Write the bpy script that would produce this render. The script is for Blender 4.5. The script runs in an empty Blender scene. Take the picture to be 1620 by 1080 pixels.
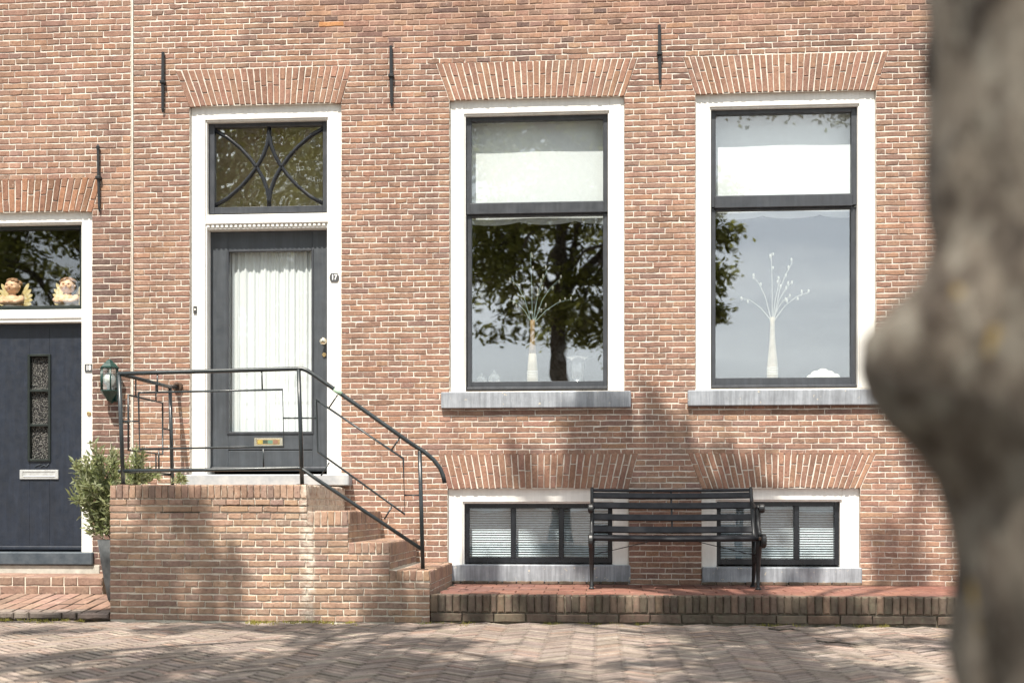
import bpy, math, random
from mathutils import Vector, noise

# ------------------------------------------------------------------ camera, sky, sun, exposure
scene = bpy.context.scene
F_PX, CX, VPX, HOR = 1918.0, 810.0, 950.0, 803.0      # focal length and vanishing point in photo pixels (1620 wide)
CAM_D, CAM_H = 9.59, 0.79                             # distance to the facade and eye height in metres
YAW = math.atan((VPX - CX) / F_PX)
SUN_EL, SUN_AZ = math.radians(60), math.radians(14)   # azimuth: to the left of the facade's normal

cam_data = bpy.data.cameras.new('camera')
cam = bpy.data.objects.new('camera', cam_data)
scene.collection.objects.link(cam)
cam.location = (0, -CAM_D, CAM_H)
cam.rotation_euler = (math.radians(90), 0, YAW)
cam_data.sensor_width = 36
cam_data.lens = 36 * F_PX / 1620
cam_data.shift_y = (HOR - 540) / 1620
cam_data.clip_start = 0.05
cam_data.clip_end = 2000
cam_data.dof.use_dof = True
cam_data.dof.focus_distance = 9.3
cam_data.dof.aperture_fstop = 1.8
scene.camera = cam

sun_dir = Vector((-math.sin(SUN_AZ) * math.cos(SUN_EL), -math.cos(SUN_AZ) * math.cos(SUN_EL), math.sin(SUN_EL)))
world = bpy.data.worlds.new('World')
scene.world = world
world.use_nodes = True
wn = world.node_tree.nodes
sky = wn.new('ShaderNodeTexSky')
sky.sky_type = 'NISHITA'
sky.sun_disc = False
sky.sun_elevation = SUN_EL
sky.sun_rotation = math.atan2(sun_dir.x, sun_dir.y)
sky.air_density = 1.0
sky.dust_density = 2.5
sky.ozone_density = 1.0
tc = wn.new('ShaderNodeTexCoord')
mp = wn.new('ShaderNodeMapping'); mp.inputs['Scale'].default_value = (1, 1, 9)
cn = wn.new('ShaderNodeTexNoise'); cn.inputs['Scale'].default_value = 2.6; cn.inputs['Detail'].default_value = 6
cr_ = wn.new('ShaderNodeMapRange'); cr_.inputs[1].default_value = .36; cr_.inputs[2].default_value = .68
cr_.inputs[3].default_value = .48; cr_.inputs[4].default_value = .82
cm = wn.new('ShaderNodeMix'); cm.data_type = 'RGBA'; cm.inputs[7].default_value = (14.2, 14.9, 15.0, 1)   # thin high cloud
wl = world.node_tree.links
wl.new(tc.outputs['Generated'], mp.inputs[0]); wl.new(mp.outputs[0], cn.inputs['Vector']); wl.new(cn.outputs['Fac'], cr_.inputs[0])
wl.new(cr_.outputs[0], cm.inputs[0]); wl.new(sky.outputs[0], cm.inputs[6]); wl.new(cm.outputs[2], wn['Background'].inputs[0])
wn['Background'].inputs[1].default_value = 0.068

sun_data = bpy.data.lights.new('sun', 'SUN')
sun_data.energy = 5.0
sun_data.angle = math.radians(0.53)
sun_data.color = (1.0, 0.93, 0.83)
sun = bpy.data.objects.new('sun', sun_data)
scene.collection.objects.link(sun)
sun.rotation_euler = sun_dir.to_track_quat('Z', 'Y').to_euler()
sun.location = (0, -20, 30)

scene.view_settings.view_transform = 'Standard'
scene.view_settings.look = 'None'
scene.view_settings.gamma = 1.0
scene.view_settings.use_curve_mapping = False
scene.view_settings.exposure = 0.92
scene.render.engine = 'CYCLES'

# ------------------------------------------------------------------ helpers
R = random.Random(17)
RT = Vector((math.cos(YAW), math.sin(YAW), 0))
FW = Vector((-math.sin(YAW), math.cos(YAW), 0))
CAM = Vector((0, -CAM_D, CAM_H))


def P(px, py, y=0.0):
    """the point on the plane y = const that lies behind a photo pixel"""
    v = RT * ((px - CX) / F_PX) + FW + Vector((0, 0, (HOR - py) / F_PX))
    return CAM + v * ((y - CAM.y) / v.y)


def X(px, y=0.0, py=803):
    return P(px, py, y).x


def Z(py, y=0.0, px=900):
    return P(px, py, y).z


def proj(p):
    v = Vector(p) - CAM
    d = v.dot(FW)
    return (CX + F_PX * v.dot(RT) / d, HOR - F_PX * v.z / d, F_PX / d)


WORLD = {}


def empty(name, loc, parent=None, label=None, cat=None, group=None):
    o = bpy.data.objects.new(name, None)
    o.empty_display_size = 0.1
    scene.collection.objects.link(o)
    WORLD[o] = Vector(loc)
    o.location = Vector(loc) - (WORLD[parent] if parent else Vector())
    o.parent = parent
    tag(o, label, cat, group)
    return o


def tag(o, label=None, cat=None, group=None, kind=None):
    if label: o['label'] = label
    if cat: o['category'] = cat
    if group: o['group'] = group
    if kind: o['kind'] = kind
    return o


class MB:
    def __init__(self):
        self.v, self.f, self.c, self.s = [], [], [], []

    def add(self, vs, fs, col=None, smooth=False):
        n = len(self.v)
        self.v += [tuple(p) for p in vs]
        self.f += [tuple(i + n for i in f) for f in fs]
        self.c += [col or (1, 1, 1)] * len(vs)
        self.s += [smooth] * len(fs)
        return self

    def box(self, x0, x1, y0, y1, z0, z1, col=None, bev=0.0):
        if x0 > x1: x0, x1 = x1, x0
        if y0 > y1: y0, y1 = y1, y0
        if z0 > z1: z0, z1 = z1, z0
        b = min(bev, (x1 - x0) * .45, (y1 - y0) * .45, (z1 - z0) * .45)
        if b <= 0:
            vs = [(x, y, z) for x in (x0, x1) for y in (y0, y1) for z in (z0, z1)]
            fs = [(0, 1, 3, 2), (4, 6, 7, 5), (0, 4, 5, 1), (2, 3, 7, 6), (0, 2, 6, 4), (1, 5, 7, 3)]
            return self.add(vs, fs, col)
        vs, idx = [], {}
        for i, x in enumerate((x0, x1)):
            for j, y in enumerate((y0, y1)):
                for k, z in enumerate((z0, z1)):
                    sx, sy, sz = (1, -1)[i], (1, -1)[j], (1, -1)[k]
                    for a in range(3):
                        idx[(i, j, k, a)] = len(vs)
                        vs.append((x + sx * b * (a != 0), y + sy * b * (a != 1), z + sz * b * (a != 2)))
        fs = []
        for i in (0, 1):
            fs.append([idx[(i, j, k, 0)] for j, k in ((0, 0), (1, 0), (1, 1), (0, 1))])
            fs.append([idx[(j, i, k, 1)] for j, k in ((0, 0), (1, 0), (1, 1), (0, 1))])
            fs.append([idx[(j, k, i, 2)] for j, k in ((0, 0), (1, 0), (1, 1), (0, 1))])
            for j in (0, 1):
                fs.append([idx[(i, j, 0, 0)], idx[(i, j, 0, 1)], idx[(i, j, 1, 1)], idx[(i, j, 1, 0)]])
                fs.append([idx[(i, 0, j, 0)], idx[(i, 0, j, 2)], idx[(i, 1, j, 2)], idx[(i, 1, j, 0)]])
                fs.append([idx[(0, i, j, 1)], idx[(0, i, j, 2)], idx[(1, i, j, 2)], idx[(1, i, j, 1)]])
                for k in (0, 1):
                    fs.append([idx[(i, j, k, a)] for a in range(3)])
        return self.add(vs, fs, col)

    def tube(self, pts, r, n=8, col=None, caps=True, smooth=True):
        pts = [Vector(p) for p in pts]
        rs = r if isinstance(r, (list, tuple)) else [r] * len(pts)
        vs, fs = [], []
        u = None
        for i, p in enumerate(pts):
            a = pts[max(i - 1, 0)]
            b = pts[min(i + 1, len(pts) - 1)]
            t = (b - a).normalized()
            if u is None:
                u = t.cross(Vector((0, 0, 1)))
                if u.length < .1: u = t.cross(Vector((0, 1, 0)))
            u = (u - t * u.dot(t)).normalized()
            w = t.cross(u)
            for k in range(n):
                an = 2 * math.pi * (k + .5) / n
                vs.append(p + (u * math.cos(an) + w * math.sin(an)) * rs[i])
        for i in range(len(pts) - 1):
            for k in range(n):
                fs.append((i * n + k, i * n + (k + 1) % n, (i + 1) * n + (k + 1) % n, (i + 1) * n + k))
        if caps:
            fs.append(tuple(range(n - 1, -1, -1)))
            fs.append(tuple((len(pts) - 1) * n + k for k in range(n)))
        return self.add(vs, fs, col, smooth)

    def lathe(self, prof, c, n=20, col=None, smooth=True, ph=0.0, sx=1.0, sy=1.0):
        """profile of (radius, z) turned round a vertical axis through c"""
        vs, fs = [], []
        for r, z in prof:
            for k in range(n):
                an = 2 * math.pi * k / n + ph
                vs.append((c[0] + r * sx * math.cos(an), c[1] + r * sy * math.sin(an), c[2] + z))
        for i in range(len(prof) - 1):
            for k in range(n):
                fs.append((i * n + k, i * n + (k + 1) % n, (i + 1) * n + (k + 1) % n, (i + 1) * n + k))
        fs.append(tuple(range(n - 1, -1, -1)))
        fs.append(tuple((len(prof) - 1) * n + k for k in range(n)))
        return self.add(vs, fs, col, smooth)

    def prism_y(self, poly, y0, y1, col=None):
        """an outline in x, z with depth along y"""
        n = len(poly)
        vs = [(x, y0, z) for x, z in poly] + [(x, y1, z) for x, z in poly]
        fs = [tuple(range(n)), tuple(range(2 * n - 1, n - 1, -1))]
        fs += [(k, k + n, (k + 1) % n + n, (k + 1) % n) for k in range(n)]
        return self.add(vs, fs, col)

    def ellipsoid(self, c, r, n=14, m=8, col=None):
        vs, fs = [], []
        for i in range(m + 1):
            t = math.pi * i / m
            for k in range(n):
                a = 2 * math.pi * k / n
                vs.append((c[0] + r[0] * math.sin(t) * math.cos(a), c[1] + r[1] * math.sin(t) * math.sin(a),
                           c[2] - r[2] * math.cos(t)))
        for i in range(m):
            for k in range(n):
                fs.append((i * n + k, i * n + (k + 1) % n, (i + 1) * n + (k + 1) % n, (i + 1) * n + k))
        return self.add(vs, fs, col, True)

    def build(self, name, mat, parent=None, kind=None, label=None, cat=None, group=None, origin=None):
        if origin is None:
            xs, ys, zs = zip(*self.v)
            origin = Vector(((min(xs) + max(xs)) / 2, (min(ys) + max(ys)) / 2, min(zs)))
        origin = Vector(origin)
        me = bpy.data.meshes.new(name)
        me.from_pydata([(x - origin.x, y - origin.y, z - origin.z) for x, y, z in self.v], [], self.f)
        me.polygons.foreach_set('use_smooth', self.s)
        at = me.color_attributes.new('Col', 'FLOAT_COLOR', 'POINT')
        flat = []
        for c in self.c: flat += [c[0], c[1], c[2], 1.0]
        at.data.foreach_set('color', flat)
        me.update()
        me.materials.append(mat)
        o = bpy.data.objects.new(name, me)
        scene.collection.objects.link(o)
        WORLD[o] = origin
        o.location = origin - (WORLD[parent] if parent else Vector())
        o.parent = parent
        tag(o, label, cat, group, kind)
        return o


# ------------------------------------------------------------------ materials
def new_mat(name):
    m = bpy.data.materials.new(name)
    m.use_nodes = True
    nt = m.node_tree
    return m, nt, nt.nodes['Principled BSDF'], nt.nodes['Material Output']


def nd(nt, kind, **kw):
    n = nt.nodes.new(kind)
    for k, v in kw.items():
        if k.startswith('i_'):
            key = k[2:]
            n.inputs[int(key) if key.isdigit() else key.replace('_', ' ')].default_value = v
        else:
            setattr(n, k, v)
    return n


def pos_node(nt, scale=None):
    g = nd(nt, 'ShaderNodeNewGeometry')
    if scale is None: return g.outputs['Position']
    m = nd(nt, 'ShaderNodeMapping')
    m.inputs['Scale'].default_value = scale
    nt.links.new(g.outputs['Position'], m.inputs['Vector'])
    return m.outputs[0]


def noise_node(nt, scale, detail=4, rough=.6, vec=None):
    n = nd(nt, 'ShaderNodeTexNoise', i_Scale=scale, i_Detail=detail, i_Roughness=rough)
    nt.links.new(vec or pos_node(nt), n.inputs['Vector'])
    return n.outputs['Fac']


def ramp(nt, fac, stops):
    r = nd(nt, 'ShaderNodeValToRGB')
    while len(r.color_ramp.elements) < len(stops): r.color_ramp.elements.new(.5)
    for e, (p, c) in zip(r.color_ramp.elements, stops):
        e.position = p
        e.color = (c, c, c, 1) if not isinstance(c, tuple) else (*c, 1)
    nt.links.new(fac, r.inputs[0])
    return r.outputs[0]


def mix(nt, fac, a, b, blend='MIX'):
    m = nd(nt, 'ShaderNodeMix', data_type='RGBA', blend_type=blend)
    for sock, val in ((m.inputs[0], fac), (m.inputs[6], a), (m.inputs[7], b)):
        if isinstance(val, (int, float)): sock.default_value = val
        elif isinstance(val, tuple): sock.default_value = (*val, 1)
        else: nt.links.new(val, sock)
    return m.outputs[2]


def bump(nt, bsdf, h, strength=.4, dist=.01):
    b = nd(nt, 'ShaderNodeBump', i_Strength=strength, i_Distance=dist)
    nt.links.new(h, b.inputs['Height'])
    nt.links.new(b.outputs[0], bsdf.inputs['Normal'])


def mat_brick(name, smear=(.55, .5, .42), smear_lo=.62, smear_hi=.8, grain=60, rough=.92, stain_x=None):
    m, nt, b, _ = new_mat(name)
    a = nd(nt, 'ShaderNodeAttribute', attribute_name='Col')
    n1 = noise_node(nt, grain, 5, .65)
    n2 = noise_node(nt, 9, 4)
    v = ramp(nt, n1, [(.25, .42), (.42, .92), (.55, 1.02), (.78, 1.3)])
    c = mix(nt, 1.0, a.outputs['Color'], v, 'MULTIPLY')
    v2 = ramp(nt, n2, [(.3, (.84, .80, .80)), (.7, (1.12, 1.1, 1.06))])
    c = mix(nt, 1.0, c, v2, 'MULTIPLY')
    v3 = ramp(nt, noise_node(nt, .8, 5, .6), [(.32, (.84, .83, .84)), (.68, (1.10, 1.10, 1.09))])
    c = mix(nt, 1.0, c, v3, 'MULTIPLY')
    v4 = ramp(nt, noise_node(nt, 2.2, 5, .65, pos_node(nt, (2.6, 1, .35))), [(.40, (.88, .86, .85)), (.58, (1.03, 1.03, 1.03))])
    c = mix(nt, 1.0, c, v4, 'MULTIPLY')
    n3 = noise_node(nt, 34, 6, .72)
    k = ramp(nt, n3, [(smear_lo, 0.0), (smear_hi, .75)])
    c = mix(nt, k, c, smear)
    if stain_x is not None:
        # a run of lime wash down one line of the front
        sp = nd(nt, 'ShaderNodeSeparateXYZ')
        nt.links.new(pos_node(nt), sp.inputs[0])
        wob = nd(nt, 'ShaderNodeMath', operation='MULTIPLY_ADD', i_1=.16, i_2=-.08 - stain_x)
        nt.links.new(noise_node(nt, 6, 5, .7), wob.inputs[0])
        ad = nd(nt, 'ShaderNodeMath', operation='ADD')
        nt.links.new(sp.outputs[0], ad.inputs[0]); nt.links.new(wob.outputs[0], ad.inputs[1])
        ab = nd(nt, 'ShaderNodeMath', operation='ABSOLUTE'); nt.links.new(ad.outputs[0], ab.inputs[0])
        mr = nd(nt, 'ShaderNodeMapRange', i_1=.018, i_2=.060, i_3=1.0, i_4=0.0); nt.links.new(ab.outputs[0], mr.inputs[0])
        sm = nd(nt, 'ShaderNodeMath', operation='MULTIPLY')
        nt.links.new(mr.outputs[0], sm.inputs[0])
        nt.links.new(ramp(nt, noise_node(nt, 22, 6, .75), [(.36, .05), (.6, .95)]), sm.inputs[1])
        c = mix(nt, sm.outputs[0], c, (.56, .50, .42))
    nt.links.new(c, b.inputs['Base Color'])
    b.inputs['Roughness'].default_value = rough
    b.inputs['Specular IOR Level'].default_value = .25
    bump(nt, b, noise_node(nt, grain * 1.6, 6, .7), .55, .006)
    return m


def mat_noise(name, c1, c2, scale=20, rough=.7, bstr=.3, bscale=None, spec=.4, metallic=0.0, lo=.35, hi=.65, bdist=.005):
    m, nt, b, _ = new_mat(name)
    n = noise_node(nt, scale, 6, .65)
    f = ramp(nt, n, [(lo, 0.0), (hi, 1.0)])
    nt.links.new(mix(nt, f, c1, c2), b.inputs['Base Color'])
    b.inputs['Roughness'].default_value = rough
    b.inputs['Specular IOR Level'].default_value = spec
    b.inputs['Metallic'].default_value = metallic
    if bstr: bump(nt, b, noise_node(nt, bscale or scale * 2, 5, .7), bstr, bdist)
    return m


def mat_paint(name, c, rough=.4, wear=(.6, .55, .45), wear_lo=.74, wear_hi=.78, dirt=.8, streak=True):
    """brushed outdoor paint: faint brush streaks, slight dirt and a few chips"""
    m, nt, b, _ = new_mat(name)
    n = noise_node(nt, 7, 5)
    v = ramp(nt, n, [(.3, dirt), (.65, 1.05)])
    col = mix(nt, 1.0, c, v, 'MULTIPLY')
    st = ramp(nt, noise_node(nt, 5, 6, .7, pos_node(nt, (7, 2, .5))), [(.42, dirt), (.60, 1.0)])
    col = mix(nt, 1.0, col, st, 'MULTIPLY')
    n2 = noise_node(nt, 24, 8, .7)
    k = ramp(nt, n2, [(wear_lo, 0.0), (wear_hi, 1.0)])
    col = mix(nt, k, col, wear)
    nt.links.new(col, b.inputs['Base Color'])
    rr = ramp(nt, noise_node(nt, 15, 4), [(.3, rough * .8), (.7, min(1, rough * 1.4))])
    nt.links.new(rr, b.inputs['Roughness'])
    bump(nt, b, noise_node(nt, 60, 5, .6, pos_node(nt, (1, 1, .25))), .18, .003)
    return m


def mat_glass(name, refl=.25, tint=(.93, .96, .94), wav=.02, wscale=2.2, film=None, film_fac=0.0):
    """window pane: clear with a mirror-like reflection, slightly wavy"""
    m, nt, b, out = new_mat(name)
    nt.nodes.remove(b)
    tr = nd(nt, 'ShaderNodeBsdfTransparent')
    tr.inputs[0].default_value = (*tint, 1)
    gl = nd(nt, 'ShaderNodeBsdfGlossy', i_Roughness=0.0)
    gl.inputs['Color'].default_value = (.97, .98, 1, 1)
    bp = nd(nt, 'ShaderNodeBump', i_Strength=wav, i_Distance=.05)
    nt.links.new(noise_node(nt, wscale, 2, .5), bp.inputs['Height'])
    nt.links.new(bp.outputs[0], gl.inputs['Normal'])
    mx = nd(nt, 'ShaderNodeMixShader')
    mx.inputs[0].default_value = refl
    nt.links.new(tr.outputs[0], mx.inputs[1])
    nt.links.new(gl.outputs[0], mx.inputs[2])
    last = mx.outputs[0]
    if film:
        df = nd(nt, 'ShaderNodeBsdfDiffuse')
        df.inputs[0].default_value = (*film, 1)
        m2 = nd(nt, 'ShaderNodeMixShader')
        m2.inputs[0].default_value = film_fac
        nt.links.new(last, m2.inputs[1])
        nt.links.new(df.outputs[0], m2.inputs[2])
        last = m2.outputs[0]
    nt.links.new(last, out.inputs[0])
    return m


def mat_leaf(name, c1, c2):
    m, nt, b, out = new_mat(name)
    a = nd(nt, 'ShaderNodeAttribute', attribute_name='Col')
    col = mix(nt, 1.0, mix(nt, noise_node(nt, 3, 3), c1, c2), a.outputs['Color'], 'MULTIPLY')
    nt.links.new(col, b.inputs['Base Color'])
    b.inputs['Roughness'].default_value = .55
    t = nd(nt, 'ShaderNodeBsdfTranslucent')
    nt.links.new(col, t.inputs[0])
    mx = nd(nt, 'ShaderNodeMixShader')
    mx.inputs[0].default_value = .5
    nt.links.new(b.outputs[0], mx.inputs[1])
    nt.links.new(t.outputs[0], mx.inputs[2])
    nt.links.new(mx.outputs[0], out.inputs[0])
    return m


def mat_plain(name, c, rough=.5, metallic=0.0, spec=.5, var=.18):
    m, nt, b, _ = new_mat(name)
    f = ramp(nt, noise_node(nt, 30, 4), [(.3, 1 - var), (.7, 1 + var * .5)])
    nt.links.new(mix(nt, 1.0, c, f, 'MULTIPLY'), b.inputs['Base Color'])
    b.inputs['Roughness'].default_value = rough
    b.inputs['Metallic'].default_value = metallic
    b.inputs['Specular IOR Level'].default_value = spec
    return m


M = dict(
    brick=mat_brick('brick', smear=(.58, .52, .45), smear_lo=.60, smear_hi=.80),
    stoop_brick=mat_brick('stoop_brick', smear=(.46, .40, .32), smear_lo=.56, smear_hi=.78, grain=48, stain_x=P(486, 850, -1.25).x),
    kerb_brick=mat_brick('kerb_brick', smear=(.13, .13, .09), smear_lo=.5, smear_hi=.72, grain=40),
    paver=mat_brick('paver', smear=(.34, .30, .26), smear_lo=.6, smear_hi=.85, grain=45, rough=.8),
    tile=mat_brick('tile', smear=(.26, .17, .13), smear_lo=.6, smear_hi=.8, grain=25, rough=.6),
    mortar=None,
    stoop_mortar=mat_noise('stoop_mortar', (.56, .51, .42), (.70, .64, .55), 14, .95, .5, 90, .2),
    kerb_mortar=mat_noise('kerb_mortar', (.16, .14, .10), (.36, .32, .26), 18, .95, .5, 90, .2),
    joint_sand=mat_noise('joint_sand', (.05, .042, .032), (.12, .10, .075), 12, 1, .4, 60, .1),
    road=mat_noise('road', (.13, .11, .10), (.22, .19, .17), 3, .95, .4, 50, .2),
    white=mat_paint('white_paint', (.80, .79, .75), .45, wear=(.55, .52, .45), wear_lo=.76, wear_hi=.80, dirt=.94),
    sash=mat_paint('grey_sash_paint', (.048, .053, .062), .36, wear=(.3, .3, .3), wear_lo=.75, wear_hi=.79),
    black=mat_paint('black_sash_paint', (.012, .014, .018), .28, wear=(.25, .25, .25), wear_lo=.72, wear_hi=.75),
    green_black=mat_paint('dark_green_paint', (.012, .018, .015), .35),
    door=mat_paint('grey_door_paint', (.057, .066, .077), .42, wear=(.4, .4, .38), wear_lo=.8, wear_hi=.83),
    navy=mat_paint('navy_door_paint', (.013, .019, .033), .42, wear=(.1, .1, .1), wear_lo=.78, wear_hi=.9, dirt=.75),
    sill=mat_paint('grey_sill_paint', (.33, .355, .39), .55, wear=(.56, .50, .38), wear_lo=.635, wear_hi=.65, dirt=.70),
    stone=mat_noise('blue_stone', (.28, .30, .32), (.42, .43, .43), 9, .7, .25, 40),
    dark_stone=mat_noise('dark_stone', (.035, .048, .062), (.075, .09, .105), 10, .55, .3, 40),
    plinth=mat_noise('plinth_render', (.34, .33, .29), (.48, .46, .41), 12, .9, .5, 40),
    iron=mat_paint('black_iron', (.016, .018, .020), .42, wear=(.10, .06, .04), wear_lo=.72, wear_hi=.78),
    rail=mat_paint('rail_paint', (.026, .034, .038), .3, wear=(.12, .07, .05), wear_lo=.76, wear_hi=.80),
    rail_patch=mat_plain('pale_green_primer', (.32, .46, .34), .6),
    slat=mat_noise('slat_paint', (.014, .015, .018), (.030, .031, .036), 14, .6, .3, 50, .25),
    rust=mat_noise('rusty_iron', (.09, .05, .03), (.04, .03, .025), 30, .85, .4),
    glass=mat_glass('window_glass', .225, tint=(.96, .97, .96)),
    glass_upper=mat_glass('upper_sash_glass', .105, tint=(.97, .98, .97)),
    door_glass=mat_glass('door_glass', .065, tint=(.97, .98, .97)),
    glass_old=mat_glass('old_wavy_glass', .27, tint=(.93, .92, .84), wav=.16, wscale=6),
    glass_base=mat_glass('basement_glass', .09, tint=(.94, .96, .97)),
    lamp_glass=mat_glass('lantern_glass', .12, tint=(.9, .95, .95)),
    green=mat_plain('lantern_green', (.012, .045, .038), .35),
    bulb=mat_plain('white_globe', (.8, .8, .76), .2),
    brass=mat_plain('brass', (.72, .52, .26), .3, 1.0),
    nickel=mat_plain('pale_brass', (.85, .78, .62), .22, 1.0),
    alu=mat_plain('brushed_aluminium', (.62, .63, .62), .38, .6),
    plate=mat_plain('number_plate_grey', (.06, .063, .066), .5),
    plate_white=mat_plain('number_white', (.8, .8, .8), .4),
    blind=mat_plain('roller_blind_fabric', (.72, .76, .79), .9, spec=.1, var=.03),
    shade=mat_plain('olive_shade_fabric', (.74, .67, .47), .9, spec=.1, var=.10),
    venetian=mat_plain('blind_slat', (.58, .64, .66), .5),
    room=mat_noise('room_wall', (.045, .035, .022), (.075, .058, .036), 2, .9, 0, None),
    wood=mat_noise('vase_wood', (.30, .18, .08), (.44, .29, .14), 12, .5, .2),
    vase=mat_noise('vase_cream', (.36, .31, .22), (.52, .46, .36), 25, .55, .2),
    bud=mat_plain('white_bud', (.52, .52, .47), .6),
    teal_twig=mat_plain('pale_teal_twig', (.38, .50, .50), .6),
    silver=mat_plain('silver', (.34, .34, .35), .16, 1.0),
    clear=mat_glass('clear_ornament', .3, tint=(.93, .95, .95)),
    porcelain=mat_plain('porcelain', (.78, .77, .72), .3),
    skin=mat_plain('painted_plaster', (.70, .44, .28), .5, var=.05),
    hair=mat_noise('painted_hair', (.20, .10, .05), (.32, .18, .10), 60, .6, .3),
    gold=mat_noise('gold_paint', (.62, .48, .18), (.76, .68, .42), 60, .4, .4),
    pot=mat_noise('grey_pot', (.025, .028, .03), (.075, .08, .083), 9, .7, .3, 40),
    soil=mat_noise('soil', (.03, .02, .012), (.07, .05, .03), 60, 1, .5),
    bark=None, leaf=mat_leaf('tree_leaf', (.16, .185, .045), (.25, .24, .07)),
    olive=mat_leaf('olive_leaf', (.20, .23, .10), (.33, .35, .20)),
    olive_stem=mat_noise('olive_stem', (.12, .10, .07), (.20, .17, .12), 40, .9, .3),
    grass=mat_leaf('moss_grass', (.26, .28, .06), (.40, .33, .11)),
    litter=mat_leaf('dry_leaf', (.16, .09, .035), (.26, .18, .08)),
)
# facade pointing: pale lime, with older brown-pink pointing in a band high up and in patches
m, nt, b, out = new_mat('mortar')
c = mix(nt, ramp(nt, noise_node(nt, 30, 6), [(.35, 0.0), (.65, 1.0)]), (.55, .50, .44), (.68, .64, .57))
old = ramp(nt, noise_node(nt, .9, 4, .6), [(.50, 0.0), (.66, .55)])
c = mix(nt, old, c, (.42, .34, .28))
sp = nd(nt, 'ShaderNodeSeparateXYZ'); nt.links.new(pos_node(nt), sp.inputs[0])
wz = nd(nt, 'ShaderNodeMath', operation='MULTIPLY_ADD', i_1=1.1); nt.links.new(noise_node(nt, 1.1, 4), wz.inputs[0]); nt.links.new(sp.outputs[2], wz.inputs[2])
hz_ = nd(nt, 'ShaderNodeMapRange', i_1=4.98, i_2=5.12); nt.links.new(wz.outputs[0], hz_.inputs[0])
wx = nd(nt, 'ShaderNodeMapRange', i_1=-2.7, i_2=-2.2); nt.links.new(sp.outputs[0], wx.inputs[0])
mm_ = nd(nt, 'ShaderNodeMath', operation='MULTIPLY'); nt.links.new(hz_.outputs[0], mm_.inputs[0]); nt.links.new(wx.outputs[0], mm_.inputs[1])
c = mix(nt, mm_.outputs[0], c, (.46, .34, .27))
c = mix(nt, ramp(nt, noise_node(nt, 55, 5, .7), [(.66, 0.0), (.72, .8)]), c, (.20, .15, .11))
nt.links.new(c, b.inputs['Base Color'])
b.inputs['Roughness'].default_value = .95
b.inputs['Specular IOR Level'].default_value = .2
bump(nt, b, noise_node(nt, 90, 5, .7), .5, .005)
M['mortar'] = m
# sheer curtain: thin white cloth that lets some light through
m, nt, b, out = new_mat('sheer_curtain')
b.inputs['Base Color'].default_value = (.84, .88, .91, 1)
b.inputs['Roughness'].default_value = 1
t = nd(nt, 'ShaderNodeBsdfTranslucent'); t.inputs[0].default_value = (.8, .8, .77, 1)
mx = nd(nt, 'ShaderNodeMixShader'); mx.inputs[0].default_value = .2
nt.links.new(b.outputs[0], mx.inputs[1]); nt.links.new(t.outputs[0], mx.inputs[2]); nt.links.new(mx.outputs[0], out.inputs[0])
M['curtain'] = m
# cast glass of the narrow door lights: dark with a coarse hammered face
m, nt, b, out = new_mat('hammered_glass')
b.inputs['Base Color'].default_value = (.30, .29, .27, 1)
b.inputs['Roughness'].default_value = .08
b.inputs['Specular IOR Level'].default_value = 1.0
vr = nd(nt, 'ShaderNodeTexVoronoi', i_Scale=75.0)
nt.links.new(pos_node(nt, (1.6, 1, 1)), vr.inputs['Vector'])
nt.links.new(ramp(nt, vr.outputs['Distance'], [(.12, (.42, .41, .38)), (.5, (.03, .03, .03))]), b.inputs['Base Color'])
bump(nt, b, vr.outputs['Distance'], 1.0, .02)
M['hammered'] = m
# bark with pale lichen, green moss, dark pits and yellow lichen patches
m, nt, b, out = new_mat('bark')
c = mix(nt, ramp(nt, noise_node(nt, 17, 6, .65), [(.42, 0.0), (.58, 1.0)]), (.075, .058, .043), (.17, .145, .115))
c = mix(nt, ramp(nt, noise_node(nt, 19, 4, .6, pos_node(nt, (1, 1.1, .8))), [(.53, 0.0), (.61, .9)]), c, (.22, .20, .165))
c = mix(nt, ramp(nt, noise_node(nt, 12, 3, .5, pos_node(nt, (1.3, .8, 1))), [(.57, 0.0), (.65, .95)]), c, (.030, .020, .013))
c = mix(nt, ramp(nt, noise_node(nt, 15, 2, .4, pos_node(nt, (1, 1.2, .9))), [(.71, 0.0), (.75, 1.0)]), c, (.32, .21, .035))
nt.links.new(c, b.inputs['Base Color'])
b.inputs['Roughness'].default_value = .95
bump(nt, b, noise_node(nt, 35, 6, .7, pos_node(nt, (1, 1, .4))), .9, .03)
M['bark'] = m

# ------------------------------------------------------------------ brick builder
BRICK_TONES = [((.284, .180, .136), 7), ((.300, .189, .141), 5), ((.264, .171, .133), 4), ((.312, .190, .133), 2),
               ((.236, .157, .128), 2), ((.312, .204, .148), 1.4)]
DARK_TONES = [((.190, .122, .098), 4), ((.225, .142, .110), 3), ((.155, .105, .092), 2), ((.255, .160, .118), 1)]
STOOP_TONES = [((.355, .244, .180), 4), ((.330, .224, .168), 3), ((.298, .210, .166), 2.5), ((.365, .250, .176), 1.5), ((.256, .182, .148), 1)]
KERB_TONES = [((.128, .100, .078), 4), ((.148, .114, .088), 3), ((.110, .088, .070), 3), ((.165, .118, .090), 1)]
PAVER_TONES = [((.242, .204, .176), 4), ((.266, .226, .196), 4), ((.224, .191, .168), 3), ((.265, .202, .166), 1.4), ((.296, .256, .222), 2), ((.200, .168, .146), 1.5)]
STEP_TONES = [((.245, .165, .130), 4), ((.27, .185, .148), 3), ((.22, .155, .126), 2)]
TILE_TONES = [((.195, .095, .073), 4), ((.218, .110, .084), 3), ((.172, .090, .073), 2)]


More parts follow.
